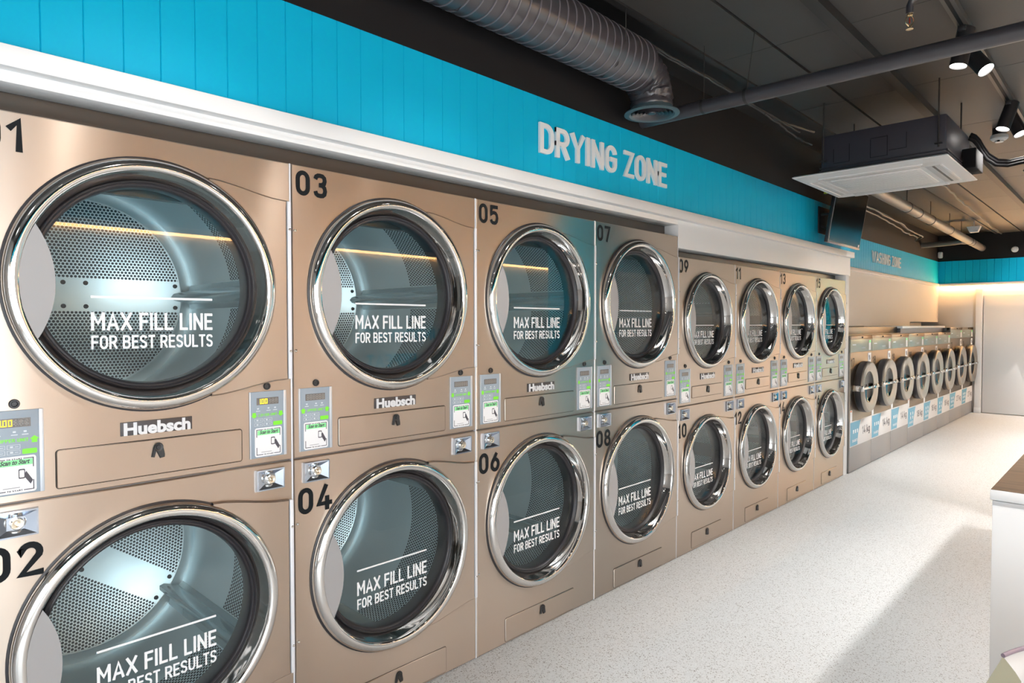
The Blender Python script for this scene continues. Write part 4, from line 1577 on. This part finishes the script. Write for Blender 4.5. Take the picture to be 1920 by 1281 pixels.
# ------------------------------------------------------------------ ceiling cassette
def cassette():
    x0, x1, y0, y1, z = .362, 1.280, 3.525, 4.480, 2.508
    cx, cy = (x0 + x1) / 2, (y0 + y1) / 2
    root = thing('air_conditioner', 'black ceiling cassette air conditioner with square white grille, hung on rods', 'air conditioner', (cx, cy, z))
    L = Matrix.Translation((-cx, -cy, -z))
    m = MB()
    m.bbox(x0 + .14, x1 - .04, y0 + .16, y1 - .06, z + .03, z + .30, .008)
    m.box(x0 + .13, x1 - .03, y0 + .15, y1 - .05, z + .055, z + .062)
    m.box(x0 + .13, x1 - .03, y0 + .15, y1 - .05, z + .075, z + .082)
    m.xform(L).build('casing', ACBODY, root)
    m = MB()        # knock-out outlines on the near side
    yy = y0 + .158
    for a, b, c, d in ((.22, .222, .11, .20), (.32, .322, .10, .22), (.22, .32, .10, .102), (.45, .452, .10, .22), (.55, .552, .10, .23), (.45, .55, .225, .227), (.45, .55, .10, .102), (.66, .662, .13, .23), (.56, .66, .13, .132)):
        m.box(x0 + a, x0 + b, yy - .001, yy + .004, z + c, z + d)
    m.xform(L).build('knockout_mark', INK, root)
    # white panel with bevelled rim
    m = MB()
    a = [(x0, y0, z + .018), (x1, y0, z + .018), (x1, y1, z + .018), (x0, y1, z + .018)]
    i1 = .008
    b = [(x0 + .0, y0 + .0, z + .010), (x1, y0, z + .010), (x1, y1, z + .010), (x0, y1, z + .010)]
    def sq(i, zz):
        return [(x0 + i, y0 + i, zz), (x1 - i, y0 + i, zz), (x1 - i, y1 - i, zz), (x0 + i, y1 - i, zz)]
    rings = [sq(.10, z + .035), sq(.012, z + .020), sq(0, z + .012), sq(.004, z + .006), sq(.060, z - .006), sq(.068, z - .006)]
    vs = sum(rings, [])
    fs = [(0, 1, 2, 3)]
    for r in range(len(rings) - 1):
        for k in range(4):
            j = (k + 1) % 4
            fs.append((4 * r + k, 4 * r + j, 4 * r + 4 + j, 4 * r + 4 + k))
    q = 4 * (len(rings) - 1)
    fs.append((q, q + 3, q + 2, q + 1))
    m.add(vs, fs)
    p = m.xform(L).build('panel', PLASTICW, root, 20)
    # central intake grille
    g = MB().bbox(cx - .27, cx + .27, cy - .27, cy + .27, z - .012, z - .004, .003)
    gr = g.xform(L).build('intake_grille', PLASTICW, root)
    s = MB()
    for i in range(13):
        t = -.24 + .04 * i
        s.box(cx - .25, cx + .25, cy + t - .001, cy + t + .001, z - .0135, z - .011)
    s.xform(L).build('grille_slat', PLASTICG, gr)
    # four outlet flaps
    for k in range(4):
        f = MB()
        f.bbox(-.30, .30, -.388, -.300, -.0085, -.003, .002)
        R = Matrix.Translation((cx, cy, z)) @ Matrix.Rotation(k * pi / 2, 4, 'Z')
        fo = f.xform(R).xform(L).build('outlet_flap', PLASTICG, root)
        h = MB()
        h.box(-.29, .29, -.352, -.338, -.0095, -.006)
        h.xform(R).xform(L).build('outlet_slot', SLOT if k in (1,) else PLASTICW, fo)
        h = MB()
        h.bbox(-.31, .31, -.398, -.386, -.014, -.004, .003)
        h.xform(R).xform(L).build('flap_lip', PLASTICW, fo)
    for (dx, dy) in ((.16, .20), (x1 - x0 - .08, .21), (x1 - x0 - .075, y1 - y0 - .10), (.16, y1 - y0 - .10)):
        r = MB().tube([(x0 + dx, y0 + dy - .06, z + .10), (x0 + dx, y0 + dy - .06, HC)], .005, 8)
        r.box(x0 + dx - .02, x0 + dx + .02, y0 + dy - .075, y0 + dy + .0, z + .12, z + .127)
        r.xform(L).build('hanger_rod', CABLEM, root)
    # pipe box and lagged pipes at the far side
    m = MB().bbox(x1 - .035, x1 + .045, y1 - .36, y1 - .10, z + .03, z + .16, .006)
    m.xform(L).build('pump_box', MATTE, root)
    for i, dz in enumerate((.0, .03, .055)):
        P = [Vector(p) for p in ((1.245, 4.36, 2.785), (1.268, 4.38, 2.772), (1.288, 4.40, 2.742), (1.305, 4.42, 2.700), (1.335, 4.44, 2.645), (1.385, 4.46, 2.600), (1.45, 4.48, 2.588), (1.56, 4.50, 2.605), (2.1, 4.56, 2.70), (2.27, 4.58, 2.74))]
        m = MB().tube([p + Vector((.004 * i, .012 * i, dz * .7)) for p in P], .011 - .003 * (i == 2), 10)
        m.xform(L).build('refrigerant_pipe', MATTE, root)


cassette()


# ------------------------------------------------------------------ track with spotlights
def track():
    for tx, lb in ((1.46, 'long dark lighting track fixed along the ceiling boards, two pairs of spotlights on it'), (2.95, 'second dark lighting track, unseen, added to brighten the room')):
        t = MB().box(tx - .025, tx + .025, YF + .1, YB - .1, HC - .032, HC - .0005).build('lighting_track', TRACKM)
        tag(t, lb, 'track')
        MB().box(tx - .008, tx + .008, YF + .1, YB - .1, HC - .034, HC - .031).build('slot', INK, t)

    def head(y, az, tilt, label, power=1.0, x=1.46, cone=88, drop=.10):
        """lamp hung at the track, pointing down and out in direction az"""
        root = thing('track_spotlight', label, 'spotlight', (x, y, HC - .032), 0, 'spotlights on the ceiling track')
        MB().bbox(-.016, .016, -.05, .05, -.026, 0.0, .004).build('adapter', LAMPB, root)
        st = MB().tube([(0, 0, -.02), (0, 0, .015 - drop)], .007, 10)
        st.lathe([(.012, .03 - drop), (.012, .015 - drop), (.0001, .01 - drop)], (0, 0, 0), 'Z', 14)
        st.build('stem', LAMPB, root)
        d = Vector((sin(RAD(tilt)) * cos(RAD(az)), sin(RAD(tilt)) * sin(RAD(az)), -cos(RAD(tilt))))
        q = Vector((0, 0, -1)).rotation_difference(d)
        M = Matrix.Translation((0, 0, -drop)) @ q.to_matrix().to_4x4()
        h = MB().lathe([(.0001, .075), (.034, .075), (.040, .069), (.040, -.120), (.0375, -.120), (.0375, -.108), (.0001, -.108)], (0, 0, 0), 'Z', 36)
        hd = h.xform(M).build('lamp_head', LAMPB, root, 40)
        ln = MB().lathe([(.0001, -.1095), (.0374, -.1095), (.0374, -.112), (.0001, -.113)], (0, 0, 0), 'Z', 32)
        ln.xform(M).build('lens', LENS, hd)
        ld = bpy.data.lights.new('spot', 'SPOT')
        ld.energy = SPOT_POWER * power
        ld.color = SPOT_COLOR
        ld.spot_size = RAD(cone)
        ld.spot_blend = 0.85
        ld.shadow_soft_size = 0.06
        lo = bpy.data.objects.new('spot', ld)
        COL.objects.link(lo)
        lo.parent = root
        lo.location = Vector((0, 0, -drop)) + d * .125
        lo.rotation_euler = q.to_euler()
        return root
    head(2.87, 224, 12, 'left lamp of the nearer pair of black track spotlights', drop=.075)
    head(3.12, 335, 36, 'right lamp of the nearer pair of black track spotlights', drop=.07)
    head(4.40, 224, 20, 'front lamp of the farther pair of crossed black track spotlights', drop=.07)
    head(4.60, 330, 26, 'rear lamp of the farther pair of crossed black track spotlights', 2.2, drop=.08)
    far = 'unseen black spotlight added further along the ceiling track'
    for y, az, tl, pw in ((-2.5, 175, 46, .08), (-1.7, 165, 50, .06), (1.05, 25, 22, 1.5), (-0.9, 0, 18, 1.2), (6.0, 180, 32, 1.0),
                          (6.8, 0, 12, 2.0), (7.8, 180, 10, 1.5), (9.2, 10, 25, 1.7), (10.6, 0, 15, 1.6), (10.9, 80, 54, 2.8)):  # unseen lamps added to brighten the dryers, floor and far end
        head(y, az, tl, far, pw, 1.46, 110)
    for y, az, tl in ((-0.32, 185, 50), (0.72, 185, 50), (1.35, 180, 48)):  # unseen lamps added for the streaks on the steel panels
        head(y, az, tl, far, .30, 1.46, 52)
    second = 'unseen black spotlight added on the second ceiling track as fill light'
    for y, az, tl in ((-2.4, 0, 22), (-0.6, 0, 22), (1.2, 0, 22), (3.0, 180, 8), (4.3, 200, 8), (6.6, 0, 16), (8.4, 180, 8), (10.2, 20, 8), (11.0, 95, 40)):  # unseen fill lamps added to brighten the floor and opposite wall
        head(y, az, tl, second, 1.7 if y < 2 else (2.3 if y < 7 else 2.5), 2.95, 130)


track()


# ------------------------------------------------------------------ screen on the dryer bulkhead
def screen():
    y0, y1 = 4.90, 5.77
    root = thing('wall_screen', 'dark flat screen on the teal boards above dryers 13 and 15', 'screen', (0.02, (y0 + y1) / 2, 2.45))
    R = Matrix.Translation((.095, 0, -.225)) @ Matrix.Rotation(RAD(9), 4, 'Y')
    hw = (y1 - y0) / 2
    m = MB()
    m.bbox(0, .032, -hw, hw, 0, .52, .005)
    m.bbox(-.022, .0, -hw * .6, hw * .6, .05, .40, .008)
    m.xform(R).build('housing', TVB, root)
    MB().box(.0318, .0326, -hw + .012, hw - .012, .018, .508).xform(R).build('display', TVS, root)
    b = MB()
    b.bbox(.030, .0345, -hw, hw, 0, .012, .001)
    b.box(.030, .0345, -hw, -hw + .006, 0, .52)
    b.xform(R).build('bezel', mat('bezel_grey', (.16, .16, .18), .3, .4), root)
    MB().box(.0335, .0345, hw - .06, hw - .035, .022, .045).xform(R).build('energy_sticker', PAPER, root)
    a = MB()
    for s in (-1, 1):
        a.tube([(-.015, s * .2, .05), (.085, s * .2, .05)], .012, 8)
        a.tube([(-.015, s * .2, -.05), (.085, s * .2, -.10)], .010, 8)
    a.bbox(-.018, -.008, -.26, .26, -.12, .12, .002)
    a.build('wall_bracket', LAMPB, root)


screen()


# ------------------------------------------------------------------ detectors
def detectors():
    root = thing('smoke_detector', 'round white smoke detector under the ceiling boards by the spotlights', 'smoke detector', (1.30, 5.22, HC))
    MB().lathe([(.0001, 0), (.045, 0), (.045, -.055), (.0001, -.055)], (0, 0, 0), 'Z', 32).build('mount', LAMPB, root)
    MB().lathe([(.052, -.052), (.058, -.062), (.058, -.082), (.046, -.094), (.030, -.096), (.028, -.108), (.0001, -.110)], (0, 0, 0), 'Z', 36).build('sensor', PLASTICW, root)
    MB().box(-.008, .008, -.036, -.030, -.109, -.098).build('test_window', INK, root)
    o = MB().lathe([(.0001, -.045), (.030, -.043), (.046, -.028), (.050, 0), (.0001, 0)], (.57, YB - .006, 2.742), 'Y', 32).build('wall_alarm', PLASTICW)
    tag(o, 'round white disc alarm on the black wall above the teal band, at right', 'alarm')
    o = MB().bbox(-.505, -.435, YB - .09, YB - .006, 2.665, 2.775, .02).build('motion_sensor', PLASTICW)
    tag(o, 'small white motion sensor in the dark corner above the washing machines', 'sensor')
    o = MB()
    o.tube([(.30, 10.6, HC), (.30, 10.6, 2.93)], .006, 8)
    o.add([(.215, 10.55, 2.945), (.385, 10.55, 2.945), (.385, 10.66, 2.945), (.215, 10.66, 2.945), (.25, 10.56, 2.86), (.35, 10.56, 2.86), (.35, 10.65, 2.86), (.25, 10.65, 2.86)],
          [(0, 3, 2, 1), (4, 5, 6, 7), (0, 1, 5, 4), (1, 2, 6, 5), (2, 3, 7, 6), (3, 0, 4, 7)])
    ob = o.build('emergency_lamp', PLASTICW)
    tag(ob, 'small white tapered lamp hung beside the far drain pipe', 'lamp')


detectors()


# ------------------------------------------------------------------ cables
def cables():
    def wob(pts, n, seed, amp):
        r = random.Random(seed)
        P = [Vector(p) for p in pts]
        out = []
        for i in range(len(P) - 1):
            for k in range(n):
                out.append(P[i].lerp(P[i + 1], k / n) + Vector((r.uniform(-amp, amp), r.uniform(-amp, amp), r.uniform(-amp, amp))))
        out.append(P[-1])
        return out
    m = MB()
    m.tube(wob([(.170, YF + .2, 3.010), (.176, .8, 3.010), (.186, 1.65, 3.010), (.194, 2.27, 3.004), (.215, 2.68, 2.998), (.25, 3.05, 2.955), (.25, 3.57, 2.945), (.25, 4.25, 3.01)], 8, 1, .003), .010, 8)
    m.tube(wob([(.195, YF + .2, 3.008), (.200, 1.0, 3.008), (.205, 1.9, 3.008), (.215, 2.35, 2.995), (.240, 2.8, 2.970), (.27, 3.2, 2.94), (.27, 3.9, 2.93)], 8, 2, .003), .007, 8)
    tag(m.build('cable_bundle', CABLEM), 'pair of black cables along the ceiling edge above the spiral duct', 'cable')
    m = MB()
    m.tube(wob([(.27, 3.30, 2.93), (.33, 3.42, 2.86), (.38, 3.55, 2.80), (.47, 3.60, 2.74)], 5, 3, .006), .007, 8)
    tag(m.build('sagging_cable', CABLEM), 'short sagging black cable at the near corner of the air conditioner', 'cable')
    m = MB()
    for i, (dx, dz) in enumerate(((0, 0), (.04, .025), (.075, .0))):
        m.tube(wob([(.12 + dx, 4.6, 2.74 + dz), (.06 + dx, 5.6, 2.70 + dz), (.00 + dx, 6.7, 2.70 + dz), (-.06 + dx, 7.8, 2.71 + dz), (-.16 + dx, 8.8, 2.72 + dz), (-.25 + dx, 9.8, 2.76 + dz), (-.45, 10.6, 2.80 + dz)], 5, 5 + i, .008), .009, 8)
    tag(m.build('lagged_pipes', CABLEM), 'bundle of thin dark pipes running beside the far drain pipe', 'pipe')
    m = MB()
    m.tube(wob([(.66, 5.4, 3.02), (.60, 6.4, 2.98), (.56, 7.4, 2.98), (.52, 8.4, 2.985), (.50, 9.4, 2.97), (.46, 10.6, 2.98), (.42, 12.2, 2.99)], 6, 9, .010), .012, 8)
    tag(m.build('cable', CABLEM), 'loose dark cable strung under the far ceiling boards beside the drain pipe', 'cable')
    o = MB().tube([(.10, 4.98, 2.655), (.10, 4.98, 2.70)], .016, 12).build('yellow_cap', YELLOW)
    tag(o, 'small yellow pipe cap behind the air conditioner, above the dark screen', 'cap')


cables()


# ------------------------------------------------------------------ counter and chair
def counter():
    x0, x1, y0, y1 = 1.772, 2.62, 1.628, 4.6
    root = thing('counter', 'white counter with polished brown stone top at the right edge', 'counter', ((x0 + x1) / 2, (y0 + y1) / 2, 0))
    L = Matrix.Translation((-(x0 + x1) / 2, -(y0 + y1) / 2, 0))
    MB().bbox(x0 + .006, x1 - .006, y0 + .006, y1 - .006, 0, .902, .002).xform(L).build('body', COUNTERW, root)
    MB().bbox(x0, x1, y0, y1, .905, .9405, .0015).xform(L).build('edge_band', COUNTERW, root)
    MB().box(x0 + .002, x1 - .002, y0 + .002, y1 - .002, .9403, .9418).xform(L).build('stone_top', STONE, root)


counter()


def chair():
    cx, cy, ang = 2.223, .841, 43.8
    root = thing('curved_back_chair', 'chair with curved back, olive outside and grey inside, in front of the white counter', 'chair', (cx, cy, 0), RAD(ang))
    top, low, R0, yo = .716, .33, .50, -.25

    def prof(t):      # t 0 at the rim, 1 at the bottom: outer radius, inner radius, height
        z = top - (top - low) * t
        d = top - z
        return R0 + .34 * min(d, .16), R0 - .36 * min(d, .045) - .02 * d, z
    n, lv = 40, 14
    ph = [RAD(-30 + 60 * i / n) for i in range(n + 1)]
    out, inn = [], []
    for p in ph:
        for j in range(lv + 1):
            t = (j / lv) ** 1.6
            ro, ri, z = prof(t)
            k = 1 + .10 * min((top - z) / .2, 1)
            out.append((ro * sin(p) * k, ro * cos(p) + yo, z))
            inn.append((ri * sin(p) * (1 - .10 * min((top - z) / .05, 1)), ri * cos(p) + yo, z))
    w = lv + 1
    fs = [(i * w + j, i * w + j + 1, (i + 1) * w + j + 1, (i + 1) * w + j) for i in range(n) for j in range(lv)]
    o = MB().add(out, fs)
    for e in (0, n):
        a = [out[e * w + j] for j in range(w)] + [inn[e * w + j] for j in range(w)]
        o.add(a, [(j, j + 1, w + j + 1, w + j) for j in range(lv)])
    o.build('outer_shell', OLIVE, root, 40)
    MB().add(inn, fs).build('backrest', SEATG, root, 60)
    MB().tube([(R0 * sin(p), R0 * cos(p) + yo, top + .002) for p in ph], .0050, 10).build('rim_piping', PIPING, root, 60)
    m = MB().bbox(-.25, .25, -.27, .20, .36, .44, .03)
    m.build('seat', SEATG, root, 50)
    for sx in (-1, 1):
        for sy in (-.24, .16):
            MB().tube([(sx * .20, sy, .37), (sx * .23, sy * 1.1, 0)], [.018, .011], 12).build('leg', LEGM, root)


chair()
